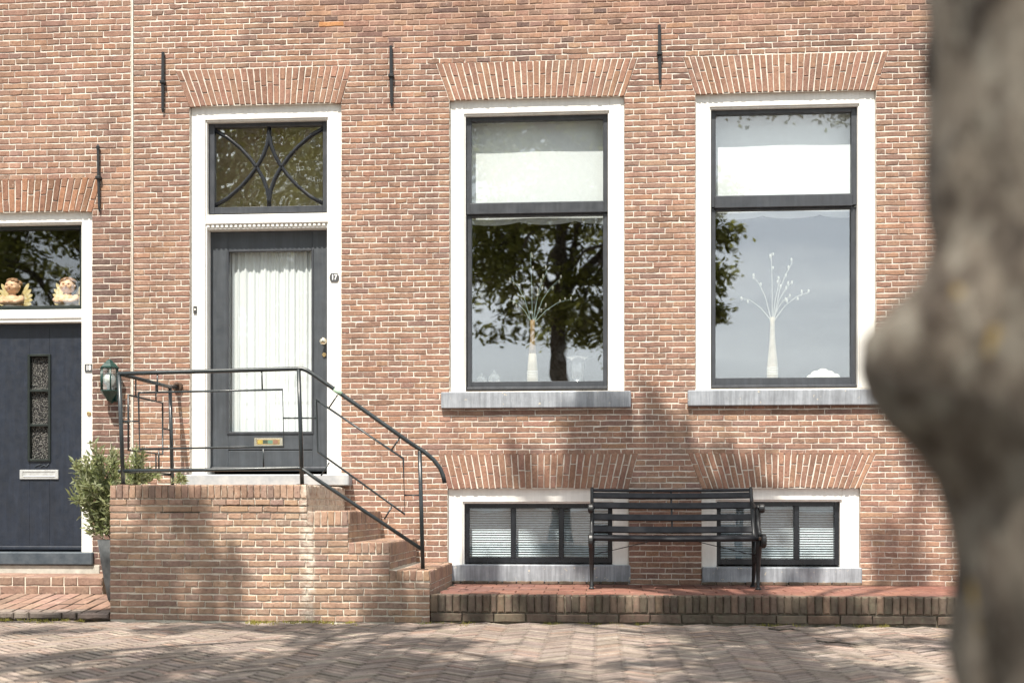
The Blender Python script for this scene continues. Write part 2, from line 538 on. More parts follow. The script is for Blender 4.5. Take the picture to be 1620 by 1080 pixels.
def tone(tones, var=.10):
    r = R.random() * sum(w for _, w in tones)
    for c, w in tones:
        r -= w
        if r <= 0: break
    k = 1 + R.uniform(-var, var)
    return tuple(max(.01, ch * k * (1 + R.uniform(-.03, .03))) for ch in c)


def brick_geo(mb, q, n, col, proud=.004, depth=.012, ch=.0035, jit=.0024, m=3, edge=None, tilt=1.0):
    """a rough brick: q = four corners (b0, b1, t1, t0) on the face plane, n = outward normal"""
    q = [Vector(p) for p in q]
    n = Vector(n)
    cen = (q[0] + q[1] + q[2] + q[3]) / 4
    loop = []
    for k in range(m + 1): loop.append(q[0].lerp(q[1], k / m))
    for k in range(m + 1): loop.append(q[2].lerp(q[3], k / m))
    N = len(loop)
    ax1 = (q[1] - q[0]).normalized()
    ax2 = n.cross(ax1)
    tilt1, tilt2 = R.uniform(-1, 1) * .004 * tilt, R.uniform(-1, 1) * .012 * tilt
    lift = R.uniform(-.0012, .0014)
    vs = []
    outer, front = [], []
    for p in loop:
        p = p + ax1 * R.uniform(-jit, jit) + ax2 * R.uniform(-jit, jit)
        outer.append(p)
        d = p - cen
        a, c = d.dot(ax1), d.dot(ax2)
        s1 = (abs(a) - ch) / abs(a) if abs(a) > ch * 1.5 else 1
        s2 = (abs(c) - ch) / abs(c) if abs(c) > ch * 1.5 else 1
        nn = proud + lift + a * tilt1 + c * tilt2 + R.uniform(-.0006, .0006)
        front.append(cen + ax1 * (a * s1) + ax2 * (c * s2) + n * nn)
    vs = front + [p + n * (proud - ch * .8) for p in outer] + [p - n * depth for p in outer]
    fs = []
    for k in range(m): fs.append((k, k + 1, N - 2 - k, N - 1 - k))
    for k in range(N):
        k2 = (k + 1) % N
        fs.append((k + N, k2 + N, k2, k))
        fs.append((k + 2 * N, k2 + 2 * N, k2 + N, k + N))
    mb.add(vs, fs, col)
    if edge:
        for k in range(len(mb.c) - 2 * N, len(mb.c)): mb.c[k] = edge


def lay_bricks(recs, parent, mat, name='brick', rest='brickwork', limit=300):
    """recs: (corners, normal, colour, options). The largest in view become parts of their own, the rest one part."""
    def size(rec):
        c = sum((Vector(p) for p in rec[0]), Vector()) / 4
        px, py, s = proj(c)
        if not (0 < px < 1475 and 0 < py < 1080): return 0
        if rec[3].get('hidden'): return 0
        a = (Vector(rec[0][1]) - Vector(rec[0][0])).length
        if abs(rec[1][2]) > .5: return s * s * a * a
        h = (Vector(rec[0][3]) - Vector(rec[0][0])).length
        return a * h * s * s * abs(Vector(rec[1]).dot((c - CAM).normalized()))
    recs = sorted(recs, key=size, reverse=True)
    for q, n, col, opt in recs[:limit]:
        mb = MB()
        o = {k: v for k, v in opt.items() if k != 'hidden'}
        brick_geo(mb, q, n, col, **o)
        mb.build(name, mat, parent)
    if len(recs) > limit:
        mb = MB()
        for q, n, col, opt in recs[limit:]:
            o = {k: v for k, v in opt.items() if k != 'hidden'}
            brick_geo(mb, q, n, col, **o)
        mb.build(rest, mat, parent, kind='stuff')


def courses(x0, x1, z0, z1, ch, ls, hole_fns, tonefn, y=0.0, joint=.0086, phase=0.0, seed=1):
    """cross bond: courses of stretchers and of headers in turn, cut round the openings"""
    rr = random.Random(seed)
    recs = []
    row = 0
    z = z0
    while z < z1 - ch * .4:
        za, zb = z + joint * .5, z + ch - joint * .5
        cuts = []
        for fn in hole_fns:
            a, c = fn(za + .003), fn(zb - .003)
            if a is None and c is None: continue
            if a is None or c is None:
                mid = fn((za + zb) / 2) or c           # a sill covers the course it starts in
                if mid is None: continue
                a = a or mid
                c = c or mid
            cuts.append((a, c))
        cuts.sort(key=lambda t: t[0][0])
        spans, lb, lt = [], x0, x0
        for a, c in cuts:
            if min(a[0], c[0]) > max(lb, lt) + .012: spans.append((lb, lt, a[0], c[0]))
            lb, lt = max(a[1], lb), max(c[1], lt)
        if x1 > max(lb, lt) + .012: spans.append((lb, lt, x1, x1))
        stretch = row % 2 == 0
        step = ls if stretch else ls / 2
        off = (ls / 2 if (row // 2) % 2 else 0) if stretch else ls / 4
        off += phase + rr.uniform(-.004, .004)
        for (sb, st, eb, et) in spans:
            s0, e0 = max(sb, st), min(eb, et)
            k = math.floor((s0 - off) / step) + 1
            js = []
            while True:
                xj = off + k * step + rr.uniform(-.005, .005)
                k += 1
                if xj > e0 - .045: break
                if xj < s0 + .045: continue
                if stretch and rr.random() < .10: js.append(xj - step / 2)
                js.append(xj)
            js = sorted(j for j in js if s0 + .04 < j < e0 - .04)
            edges = [(sb, st)] + [(j, j) for j in js] + [(eb, et)]
            for i in range(len(edges) - 1):
                g0 = joint * .30 if i else .001
                g1 = joint * .30 if i < len(edges) - 2 else .001
                (ab, at_), (bb, bt) = edges[i], edges[i + 1]
                if bb - ab < .015 or bt - at_ < .015: continue
                xm = (ab + bb) / 2
                w = .004 * math.sin(xm * 1.3 + row * .06) + .0022 * math.sin(xm * 3.1 + row * .21) + rr.uniform(-.0009, .0009)
                q = [(ab + g0, y, za + w), (bb - g1, y, za + w), (bt - g1, y, zb + w), (at_ + g0, y, zb + w)]
                col = tonefn(xm, (za + zb) / 2)
                opt = {}
                if rr.random() < .022:                 # spalled brick: set back, darker and rougher
                    opt = dict(proud=.0042, jit=.0045, tilt=.3)
                    col = tuple(c_ * .82 for c_ in col)
                recs.append((q, (0, -1, 0), col, opt))
        z += ch
        row += 1
    return recs


def hole(rect, arch=None):
    """rect = (x0, x1, z0, z1); arch = (xl top, xr top, z top) splayed above it"""
    x0, x1, z0, z1 = rect

    def fn(z):
        if z0 <= z <= z1: return (x0, x1)
        if arch and z1 < z < arch[2]:
            k = (z - z1) / (arch[2] - z1)
            return (x0 + (arch[0] - x0) * k, x1 + (arch[1] - x1) * k)
        return None
    return fn


def slab(name, x0, x1, z0, z1, holes, y, thick, mat, parent):
    """mortar face of a wall with its openings and their reveals"""
    xs = sorted({x0, x1, *[h[0] for h in holes], *[h[1] for h in holes]})
    xs = [x for x in xs if x0 <= x <= x1]
    zs = sorted({z0, z1, *[h[2] for h in holes], *[h[3] for h in holes]})
    inside = lambda x, z: any(h[0] < x < h[1] and h[2] < z < h[3] for h in holes)
    mb = MB()
    for i in range(len(xs) - 1):
        for k in range(len(zs) - 1):
            if inside((xs[i] + xs[i + 1]) / 2, (zs[k] + zs[k + 1]) / 2): continue
            a, b2, c, d = xs[i], xs[i + 1], zs[k], zs[k + 1]
            mb.add([(a, y, c), (b2, y, c), (b2, y, d), (a, y, d)], [(0, 1, 2, 3)])
            mb.add([(a, y + thick, c), (b2, y + thick, c), (b2, y + thick, d), (a, y + thick, d)], [(3, 2, 1, 0)])
    for (a, b2, c, d) in list(holes) + [(x0, x1, z0, z1)]:
        for (p, q2) in (((a, c), (b2, c)), ((b2, c), (b2, d)), ((b2, d), (a, d)), ((a, d), (a, c))):
            mb.add([(p[0], y, p[1]), (q2[0], y, q2[1]), (q2[0], y + thick, q2[1]), (p[0], y + thick, p[1])], [(0, 1, 2, 3)])
    return mb.build(name, mat, parent)


def voussoirs(house, rect, arch, n, tones, label):
    """flat splayed arch of upright bricks, each strip a long and a short brick in turn"""
    x0, x1, _, zb = rect
    xl, xr, zt = arch
    part = empty('brick_arch', ((x0 + x1) / 2, 0, zb), house, label)
    for i in range(n):
        f0, f1 = i / n, (i + 1) / n
        def pt(f, k):
            u = 2 * f - 1
            zlow = zb - .004 + .012 * (1 - u * u) + sj
            xb, xt = x0 + (x1 - x0) * f, xl + (xr - xl) * f
            return Vector((xb + (xt - xb) * k, 0, zlow + (zt - .004 - zlow) * k))
        sj = R.uniform(-.005, .004)
        cut = (.36 if i % 2 else .66) + R.uniform(-.06, .06)
        if R.random() < .12: cut = .5
        g = .0042 / (x1 - x0)
        for k0, k1 in ((0, cut - .014), (cut + .014, 1)):
            mb = MB()
            brick_geo(mb, [pt(f0 + g, k0), pt(f0 + g, k1), pt(f1 - g, k1), pt(f1 - g, k0)][::-1], (0, -1, 0), tone(tones),
                      proud=.006, m=2)
            mb.build('brick', M['brick'], part)
    return part


# ------------------------------------------------------------------ levels and openings (metres, from photo pixels)
D1 = 1.25                                    # stoop and terrace stand this far out from the facade
Z_ARCH_T, Z_ARCH_B = Z(96, 0, 850), Z(155.5, 0, 850)
Z_BARCH_T, Z_BARCH_B = Z(716, 0, 850), Z(772.5, 0, 850)
Z_TERR = .19
SEAM = X(209)
CH = .0446


def opening(pl, pr, pb):
    return (X(pl), X(pr), Z(pb, 0, (pl + pr) / 2), Z_ARCH_B)


DOOR = opening(300, 540, 752)
WINL = opening(711, 988, 618)
WINR = opening(1100, 1386, 614)
BASL = (X(708), X(995), Z(919), Z_BARCH_B)
BASR = (X(1110), X(1361), Z(919), Z_BARCH_B)
A_DOOR = (X(277), X(557), Z_ARCH_T)
A_WINL = (X(690), X(1009), Z_ARCH_T)
A_WINR = (X(1080), X(1406), Z_ARCH_T)
A_BASL = (X(693), X(1010), Z_BARCH_T)
A_BASR = (X(1087), X(1387), Z_BARCH_T)
NB_T = Z(335, 0, 100)
NB_AT = Z(281, 0, 100)
NDOOR = (X(-78), X(146), Z(893, 0, 60), NB_T)
A_ND = (X(-92), X(162), NB_AT)

# ------------------------------------------------------------------ ground and street
mb = MB(); mb.add([(-400, -400, -.06), (400, -400, -.06), (400, 400, -.06), (-400, 400, -.06)], [(0, 1, 2, 3)])
mb.build('ground', M['road'], kind='structure')
mb = MB(); mb.box(-14, 14, -16, .35, -.055, -.020)
street = mb.build('street', M['joint_sand'], kind='structure')
recs = []
L, W = .208, .052
c45 = math.sqrt(.5)
for a in range(-170, 171):
    for b2 in range(-170, 171):
        for kind in (0, 1):
            if (a - b2) % 8 != (0 if kind == 0 else 7): continue
            u0, v0 = a * W, b2 * W
            u1, v1 = (u0 + 4 * W, v0 + W) if kind == 0 else (u0 + W, v0 + 4 * W)
            g = .0042
            cs = [(u0 + g, v0 + g), (u1 - g, v0 + g), (u1 - g, v1 - g), (u0 + g, v1 - g)]
            if kind: cs = [cs[1], cs[2], cs[3], cs[0]]
            cs = [((u - v) * c45 - .6, (u + v) * c45 - 3.2) for u, v in cs]
            cx_, cy_ = sum(p[0] for p in cs) / 4, sum(p[1] for p in cs) / 4
            if not (-6.6 < cx_ < 4.6 and -5.4 < cy_ < -1.26): continue
            if any(p[1] > -1.255 for p in cs): continue
            hz = .006 * math.sin(cx_ * 1.1 + cy_) * math.sin(cy_ * 1.7) - .006 + R.uniform(-.0012, .0012)
            q = [(x, y, hz) for x, y in cs]
            recs.append((q, (0, 0, 1), tone(PAVER_TONES, .10), dict(depth=.03, ch=.005, jit=.002, m=2, edge=(.05, .042, .034), tilt=.5)))
lay_bricks(recs, street, M['paver'], 'paver', 'paving')

# ------------------------------------------------------------------ the two houses
house = empty('brick_house', ((SEAM + 4.6) / 2, .15, 0), None,
              'brown brick town house number 17 with white framed door and two tall sash windows', 'house')
ORANGE = X(535), Z(36, 0, 535)


def tone_main(x, z):
    if abs(x - ORANGE[0]) < .07 and abs(z - ORANGE[1]) < .024: return (.42, .215, .10)
    up = z > 4.15 + .22 * noise.noise(Vector((x * 1.3, 0, 4))) and x > -2.4
    if up: return tone(DARK_TONES if R.random() < .24 else BRICK_TONES, .12)
    return tone(BRICK_TONES, .065)


HX1, HZ1 = 4.6, 5.3
wall = slab('wall', SEAM + .012, HX1, -.02, HZ1, [DOOR, WINL, WINR, BASL, BASR], 0, .34, M['mortar'], house)
z0 = Z_ARCH_T - CH * 130
while z0 < -.01: z0 += CH
recs = courses(SEAM + .014, HX1, z0, HZ1, CH, .205, [hole(DOOR, A_DOOR), hole(WINL, A_WINL), hole(WINR, A_WINR),
               hole(BASL, A_BASL), hole(BASR, A_BASR)], tone_main, seed=3)
SX0, SX1 = X(174, -D1), X(680, -D1)
for rec in recs:
    c = sum((Vector(p) for p in rec[0]), Vector()) / 4
    px, py, _ = proj(c)
    if c.z < .19 or (py > 765 and px < 545) or (300 < px < 545 and py > 750): rec[3]['hidden'] = 1
lay_bricks(recs, wall, M['brick'])
for rect, arch, n, lab in ((DOOR, A_DOOR, 27, 'splayed brick arch over the front door'),
                           (WINL, A_WINL, 31, 'splayed brick arch over the left tall window'),
                           (WINR, A_WINR, 32, 'splayed brick arch over the right tall window'),
                           (BASL, A_BASL, 30, 'splayed brick arch over the left basement window'),
                           (BASR, A_BASR, 29, 'splayed brick arch over the right basement window')):
    voussoirs(house, rect, arch, n, [((.285, .172, .126), 4), ((.305, .184, .132), 3), ((.262, .162, .122), 3)], lab)

nhouse = empty('brick_house', (SEAM - 1.2, .15, 0), None,
               'neighbouring brick house number 18 with navy door and cherubs above it', 'house')


def tone_nb(x, z):
    if x > X(146) - .02 and z < Z(335, 0, 180): return tone(DARK_TONES, .12)
    return tone(BRICK_TONES, .08)


NX0 = -6.6
nwall = slab('wall', NX0, SEAM - .008, -.02, HZ1, [NDOOR], 0, .34, M['mortar'], nhouse)
recs = courses(NX0, SEAM - .012, Z(893, 0, 60) - .0498 * 14, HZ1, .0498, .212, [hole(NDOOR, A_ND)], tone_nb, joint=.009, seed=11)
for rec in recs:
    c = sum((Vector(p) for p in rec[0]), Vector()) / 4
    px, py, _ = proj(c)
    if py > 760 and px > 170: rec[3]['hidden'] = 1
lay_bricks(recs, nwall, M['brick'])
voussoirs(nhouse, NDOOR, A_ND, 24, [((.25, .145, .10), 4), ((.30, .165, .105), 3), ((.21, .125, .09), 3)],
          'splayed brick arch over the navy door')
mb = MB(); mb.box(SEAM - .0005, SEAM + .0115, -.012, .2, 0, HZ1)
mb.build('joint_strip', M['mortar'], house, label='white filled joint between the two houses')

# dark rooms behind the glass
for nm, par, (x0, x1, y0, y1, za, zb) in (('room', house, (SEAM + .2, -1.55, .345, 3.2, .7, 4.4)),
                                      ('room', house, (-1.45, 2.9, .345, 4.2, 1.35, 4.4)),
                                      ('basement', house, (-1.45, 2.9, .345, 2.4, -.02, 1.25)),
                                      ('room', nhouse, (-6.3, SEAM - .2, .345, 3.2, 0, 4.0))):
    mb = MB()
    mb.box(x0, x1, y1, y1 + .05, za, zb); mb.box(x0 - .05, x0, y0, y1, za, zb); mb.box(x1, x1 + .05, y0, y1, za, zb)
    mb.box(x0, x1, y0, y1, za - .05, za); mb.box(x0, x1, y0, y1, zb, zb + .05)
    mb.build(nm, M['room'], par)


def frame_boxes(mb, x0, x1, z0, z1, wl, wr, wt, wb, y0, y1, bev=.003, over=.03):
    """jambs, head and (optional) bottom rail of a rectangular frame"""
    mb.box(x0, x0 + wl, y0, y1, z0, z1, bev=bev)
    mb.box(x1 - wr, x1, y0, y1, z0, z1, bev=bev)
    mb.box(x0 + wl - .002, x1 - wr + .002, y0 + .001, y1 - .001, z1 - wt, z1, bev=bev)
    if wb: mb.box(x0 + wl - .002, x1 - wr + .002, y0 + .001, y1 - .001, z0, z0 + wb, bev=bev)
    return mb


def white_frame(part, rect, inner, y0=.030, y1=.20):
    """white outer frame with a moulded inner edge; inner = (x0, x1, z top) of the daylight opening"""
    x0, x1, zb, zt = rect
    zt = zt + .014
    mb = MB()
    mb.box(x0 + .002, inner[0], y0, y1, zb + .002, zt, bev=.004)
    mb.box(inner[1], x1 - .002, y0, y1, zb + .002, zt, bev=.004)
    mb.box(inner[0] - .002, inner[1] + .002, y0 + .0015, y1 - .001, inner[2], zt, bev=.004)
    mb.box(inner[0] - .001, inner[0] + .010, y0 + .014, y1, zb + .003, inner[2] + .001, bev=.003)
    mb.box(inner[1] - .010, inner[1] + .001, y0 + .014, y1, zb + .003, inner[2] + .001, bev=.003)
    mb.box(inner[0] + .008, inner[1] - .008, y0 + .0145, y1, inner[2] - .012, inner[2] + .001, bev=.003)
    return mb.build('frame', M['white'], part)


# ------------------------------------------------------------------ tall sash windows
def tall_window(rect, px, sill, label):
    """px: photo columns and rows of sash and panes at their middle column"""
    w = empty('window', ((rect[0] + rect[1]) / 2, .05, rect[2]), house, label)
    mid = (px['sl'] + px['sr']) / 2
    sx0, sx1 = X(px['sl'], .075), X(px['sr'], .075)
    zt, zb = Z(px['st'], .075, mid), Z(px['sb'], .075, mid)
    white_frame(w, rect, (sx0 - .004, sx1 + .004, zt + .006))
    y0, y1 = .078, .13
    gu = (X(px['gl'], .1), X(px['gr'], .1), Z(px['ub'], .08, mid), Z(px['ut'], .08, mid))
    gl_ = (gu[0], gu[1], Z(px['lb'], .1, mid), Z(px['lt'], .1, mid))
    mb = MB()
    frame_boxes(mb, sx0 + .008, sx1 - .008, gu[2] - .085, zt - .002, gu[0] - sx0 - .008, sx1 - gu[1] - .008, zt - gu[3], 0, y0, y1)
    mb.box(gu[0] - .01, gu[1] + .01, y0 - .006, y1, gl_[3] + .006, gu[2], bev=.004)
    mb.box(gu[0], gu[1], y0 + .016, y1 - .01, gu[2], gu[2] + .009, bev=.003)
    upper = mb.build('upper_sash', M['sash'], w)
    mb = MB()
    ly = .098
    frame_boxes(mb, sx0 + .010, sx1 - .010, zb + .014, gl_[3] + .004, gl_[0] - sx0 - .010, sx1 - gl_[1] - .010, .012,
                gl_[2] - zb - .014, ly, .15)
    mb.box(sx0 + .008, sx1 - .008, .068, .148, zb, zb + .022, bev=.005)
    lower = mb.build('lower_sash', M['sash'], w)
    for sash, g, y in ((upper, gu, .104), (lower, gl_, .124)):
        mb = MB(); mb.box(g[0] - .004, g[1] + .004, y, y + .004, g[2] - .004, g[3] + .004)
        mb.build('pane', M['glass_upper' if sash is upper else 'glass'], w)
    # stone sill and the board inside
    mid = (px['kl'] + px['kr']) / 2
    mb = MB(); mb.box(X(px['kl'], -.03), X(px['kr'], -.03), -.045, .07, Z(px['kb'], -.04, mid), Z(px['kt'], -.04, mid), bev=.006)
    mb.build('sill', M['sill'], w, label='grey stone sill with flaking paint')
    mb = MB(); mb.box(rect[0] + .02, rect[1] - .02, .155, .46, gl_[2] - .045, gl_[2] - .012, bev=.005)
    mb.build('inner_sill', M['porcelain'], w)
    mb = MB()
    for k in (.344,):
        frame_boxes(mb, rect[0] - .002, rect[1] + .002, rect[2] - .01, rect[3] + .01, .02, .02, .02, 0, .2, .34)
    # lining closes the gap between frame and room
    mb.build('lining', M['white'], w)
    return gu, gl_


LWP = dict(sl=736, sr=963, st=182, sb=616, gl=746, gr=954, ut=190, ub=320.5, lt=340, lb=603, kl=698, kr=998, kt=619, kb=645)
RWP = dict(sl=1123, sr=1357, st=171, sb=613, gl=1132, gr=1346, ut=179, ub=309, lt=330, lb=597, kl=1088, kr=1396, kt=616, kb=641)
GLU, GLL = tall_window(WINL, LWP, 0, 'left tall sash window, dark tree mirrored in its lower pane')
GRU, GRL = tall_window(WINR, RWP, 0, 'right tall sash window mirroring pale sky, nearest the tree trunk')


def roller_blind(gu, gl_, label):
    x0, x1 = gu[0] - .03, gu[1] + .03
    root = empty('roller_blind', ((x0 + x1) / 2, .19, gl_[3] - .03), None, label, 'blind', 'roller blinds in the tall windows')
    y = .185
    mb = MB(); n = 48
    vs, fs = [], []
    top = gu[3] + .06
    for i in range(n + 1):
        u = i / n
        s = abs(math.sin(math.pi * u * 2.5 + .25))
        zb = gl_[3] - .030 - .030 * (s ** .6)
        yy = y + .002 * math.sin(u * 9)
        vs += [(x0 + (x1 - x0) * u, yy, zb), (x0 + (x1 - x0) * u, yy, top), (x0 + (x1 - x0) * u, yy + .002, zb), (x0 + (x1 - x0) * u, yy + .002, top)]
    for i in range(n):
        a = i * 4
        fs += [(a, a + 4, a + 5, a + 1), (a + 2, a + 3, a + 7, a + 6), (a, a + 2, a + 6, a + 4), (a + 1, a + 5, a + 7, a + 3)]
    mb.add(vs, fs)
    mb.build('cloth', M['blind'], root)
    mb = MB(); mb.tube([(x0, y + .03, top), (x1, y + .03, top)], .025, 12)
    mb.build('roller', M['porcelain'], root)


roller_blind(GLU, GLL, 'cream blind with scalloped hem in the left tall window')
roller_blind(GRU, GRL, 'bright white blind with scalloped hem in the right tall window')


# ------------------------------------------------------------------ basement windows
def basement_window(rect, px, label):
    w = empty('window', ((rect[0] + rect[1]) / 2, .05, rect[2]), house, label)
    mid = (px['fl'] + px['fr']) / 2
    x0, x1 = X(px['fl'], .08), X(px['fr'], .08)
    zt, zb = Z(px['ft'], .08, mid), Z(px['fb'], .08, mid)
    zs = Z(px['sill'], 0, mid)
    white_frame(w, (rect[0], rect[1], zs - .01, rect[3]), (x0 - .004, x1 + .004, zt + .006))
    mb = MB()
    frame_boxes(mb, x0 + .006, x1 - .006, zb, zt - .002, .036, .036, .042, .045, .085, .14)
    mb.build('frame_inner', M['black'], w)
    ms = [x0 + .042] + [X(p, .09) for p in px['mull']] + [x1 - .042]
    for p in ms[1:-1]:
        mb = MB(); mb.box(p - .020, p + .020, .082, .138, zb + .04, zt - .04, bev=.004)
        mb.build('mullion', M['black'], w)
    for a, c in zip(ms[:-1], ms[1:]):
        mb = MB(); mb.box(a - (.004 if a == ms[0] else -.016), c + (.004 if c == ms[-1] else -.016), .112, .116, zb + .04, zt - .038)
        mb.build('pane', M['glass_base'], w)
    mb = MB(); mb.box(rect[0] + .004, rect[1] + .012, -.014, .12, Z_TERR + .012, zs, bev=.006)
    mb.build('sill', M['sill'], w, label='deep grey painted sill with cracks')
    mb = MB()
    frame_boxes(mb, rect[0] - .002, rect[1] + .002, zs - .03, rect[3] + .01, .02, .02, .02, .03, .2, .34)
    mb.build('lining', M['white'], w)
    # venetian blind behind the panes, its slats one by one
    side = 'left' if rect[0] < .3 else 'right'
    bl = empty('venetian_blind', ((x0 + x1) / 2, .165, zb), None,
               'pale slatted blind closed behind the %s basement window' % side, 'blind', 'slatted blinds in the basement windows')
    pitch = .0192
    n = int((zt - zb) / pitch)
    for i in range(n):
        z = zb + .012 + i * pitch
        mb = MB()
        vs = []
        prof = [(-.010, 0), (-.0085, .005), (-.003, .010), (.006, .0135)]
        for xx in (x0 + .01, x1 - .01):
            for dy, dz in prof: vs.append((xx, .165 + dy, z + dz))
        mb.add(vs, [(k, k + 1, k + 5, k + 4) for k in range(3)], None, True)
        mb.build('slat', M['venetian'], bl)
    mb = MB(); mb.box(x0, x1, .15, .18, zt - .03, zt, bev=.003)
    mb.build('head_rail', M['venetian'], bl)


basement_window(BASL, dict(fl=734, fr=970, ft=795, fb=890, mull=(812, 888), sill=893),
                'left basement window with black frame, beside the steps')
basement_window(BASR, dict(fl=1132, fr=1329, ft=792, fb=893, mull=(1199, 1260), sill=897),
                'right basement window with black frame, behind the bench end')
# thin row of brick ends under the basement sills
for rect in (BASL, BASR):
    n = int((rect[1] - rect[0]) / .11)
    for i in range(n):
        a = rect[0] + (rect[1] - rect[0]) * i / n
        mb = MB()
        brick_geo(mb, [(a + .004, -.03, Z_TERR), (a + (rect[1] - rect[0]) / n - .004, -.03, Z_TERR),
                       (a + (rect[1] - rect[0]) / n - .004, -.03, Z_TERR + .022), (a + .004, -.03, Z_TERR + .022)], (0, -1, 0),
                  tone(KERB_TONES), depth=.05)
        mb.build('brick', M['kerb_brick'], wall)

# ------------------------------------------------------------------ front door number 17
fd = empty('front_door', ((DOOR[0] + DOOR[1]) / 2, .1, DOOR[2]), house, 'grey glazed front door in a white frame with fanlight')
ix0, ix1 = X(326.5, .06), X(520, .06)
white_frame(fd, DOOR, (ix0, ix1, Z(190, .06, 420)), .030, .24)
zt0, zt1 = Z(362, .06, 420), Z(339, .06, 420)
mb = MB()
mb.box(ix0 - .004, ix1 + .004, .050, .2, zt0 + .055, zt1, bev=.004)
mb.box(ix0 - .004, ix1 + .004, .034, .2, zt0 + .038, zt0 + .058, bev=.006)
mb.box(ix0 - .004, ix1 + .004, .056, .2, zt0, zt0 + .040, bev=.003)
tr = mb.build('transom', M['white'], fd)
n = 26
for i in range(n):
    a = ix0 + .01 + (ix1 - ix0 - .02) * i / n
    mb = MB(); mb.box(a, a + (ix1 - ix0) / n * .55, .042, .057, zt0 + .014, zt0 + .0375, bev=.002)
    mb.build('dentil', M['white'], fd)
# fanlight
fan = (ix0 + .006, ix1 - .006, Z(338, .1, 420) + .003, Z(191, .08, 420))
gx0, gx1, gz0, gz1 = X(340, .1), X(511, .1), Z(327, .1, 420), Z(201, .1, 420)
mb = MB(); frame_boxes(mb, fan[0], fan[1], fan[2], fan[3], gx0 - fan[0], fan[1] - gx1, fan[3] - gz1, gz0 - fan[2], .088, .14, .004)
mb.build('fanlight_frame', M['sash'], fd)
mb = MB(); mb.box(gx0 - .004, gx1 + .004, .118, .122, gz0 - .004, gz1 + .004)
mb.build('fanlight_pane', M['glass_old'], fd)
cr = [(180, 275), (290, 335), (400, 425), (475, 505), (540, 592), (590, 680), (622, 770), (634, 840), (636, 905)]
for mx_, mz_ in ((0, 0), (1, 0), (0, 1), (1, 1)):
    pts = []
    for cx_, cy_ in cr:
        u = (cx_ - 190) / (1082 - 190)
        v = (cy_ - 262) / (905 - 262)
        if mx_: u = 1 - u
        if mz_: v = 1 - v
        pts.append((gx0 + (gx1 - gx0) * u, .108 + .004 * mx_, gz1 + (gz0 - gz1) * v))
    mb = MB(); mb.tube(pts, .0165, 8)
    mb.build('tracery_bar', M['black'], fd)
mb = MB(); mb.box(gx0 - .12, gx1 + .12, .42, .423, gz0 - .12, gz1 + .10)
mb.build('window_shade', M['shade'], None, label='plain olive shade hanging behind the fanlight of the front door', cat='blind')
# door leaf
dy = .135
dx0, dx1, dz0, dz1 = ix0 + .002, ix1 - .002, Z(745, .13, 420), zt0 - .002
gx0, gx1, gz0, gz1 = X(361, dy), X(494, dy), Z(684, dy, 425), Z(397, dy, 425)
mb = MB()
mb.box(dx0, gx0, dy, dy + .04, dz0, dz1, bev=.003)
mb.box(gx1, dx1, dy, dy + .04, dz0, dz1, bev=.003)
mb.box(gx0 - .001, gx1 + .001, dy + .0015, dy + .039, gz1, dz1, bev=.003)
mb.box(gx0 - .001, gx1 + .001, dy + .0015, dy + .039, Z(711, dy, 425), gz0, bev=.003)
mb.box(gx0 - .001, gx1 + .001, dy + .003, dy + .039, dz0, Z(711, dy, 425) - .008, bev=.003)
mb.box(gx0 - .001, gx1 + .001, dy + .025, dy + .038, dz0, gz0)
leaf = mb.build('door_leaf', M['door'], fd)
mb = MB(); mb.box(dx0 + .002, dx1 - .002, dy - .022, dy + .002, dz0 + .01, dz0 + .035, bev=.008)
mb.build('weather_bar', M['sash'], fd)
mb = MB()
frame_boxes(mb, gx0 - .012, gx1 + .012, gz0 - .014, gz1 + .012, .018, .018, .018, .022, dy - .008, dy + .02, .004)
mb.build('glazing_bead', M['sash'], fd)
mb = MB(); mb.box(gx0 + .003, gx1 - .003, dy + .018, dy + .022, gz0 + .004, gz1 - .003)
mb.build('pane', M['door_glass'], fd)
lx0, lx1, lz0, lz1 = X(402, dy), X(447, dy), Z(706, dy, 425), Z(692, dy, 425)
mb = MB(); mb.box(lx0, lx1, dy - .006, dy + .002, lz0, lz1, bev=.003)
lp = mb.build('letter_plate', M['nickel'], fd)
mb = MB(); mb.box(lx0 + .022, lx1 - .022, dy - .011, dy - .004, lz0 + .016, lz1 - .014, bev=.002)
mb.build('letter_flap', M['brass'], fd)
cols = [('yellow_sticker', (.36, .28, .06)), ('dark_sticker', (.05, .07, .05)), ('green_sticker', (.10, .20, .14)), ('brown_sticker', (.22, .12, .08))]
for i, (nm, c_) in enumerate(cols):
    s0 = lx0 + .034 + (lx1 - lx0 - .068) * i / 4
    mb = MB(); mb.box(s0, s0 + (lx1 - lx0 - .068) / 4 - .002, dy - .0125, dy - .0105, lz0 + .022, lz1 - .020)
    mb.build(nm, mat_plain(nm, c_, .5), fd)
kz, kx = Z(541, dy, 512), X(511.5, dy - .05)
mb = MB()
for prof in ([(0, 0), (.024, 0), (.026, .006), (.011, .012), (.010, .028), (.022, .036), (.030, .048), (.028, .060), (.016, .068), (.001, .070)],):
    n = 18; vs = []; fs = []
    for r_, h_ in prof:
        for k in range(n):
            an = 2 * math.pi * k / n
            vs.append((kx + r_ * math.cos(an), dy - h_, kz + r_ * math.sin(an)))
    for i in range(len(prof) - 1):
        for k in range(n): fs.append((i * n + k, i * n + (k + 1) % n, (i + 1) * n + (k + 1) % n, (i + 1) * n + k))
    mb.add(vs, fs, None, True)
mb.build('door_knob', M['nickel'], fd)


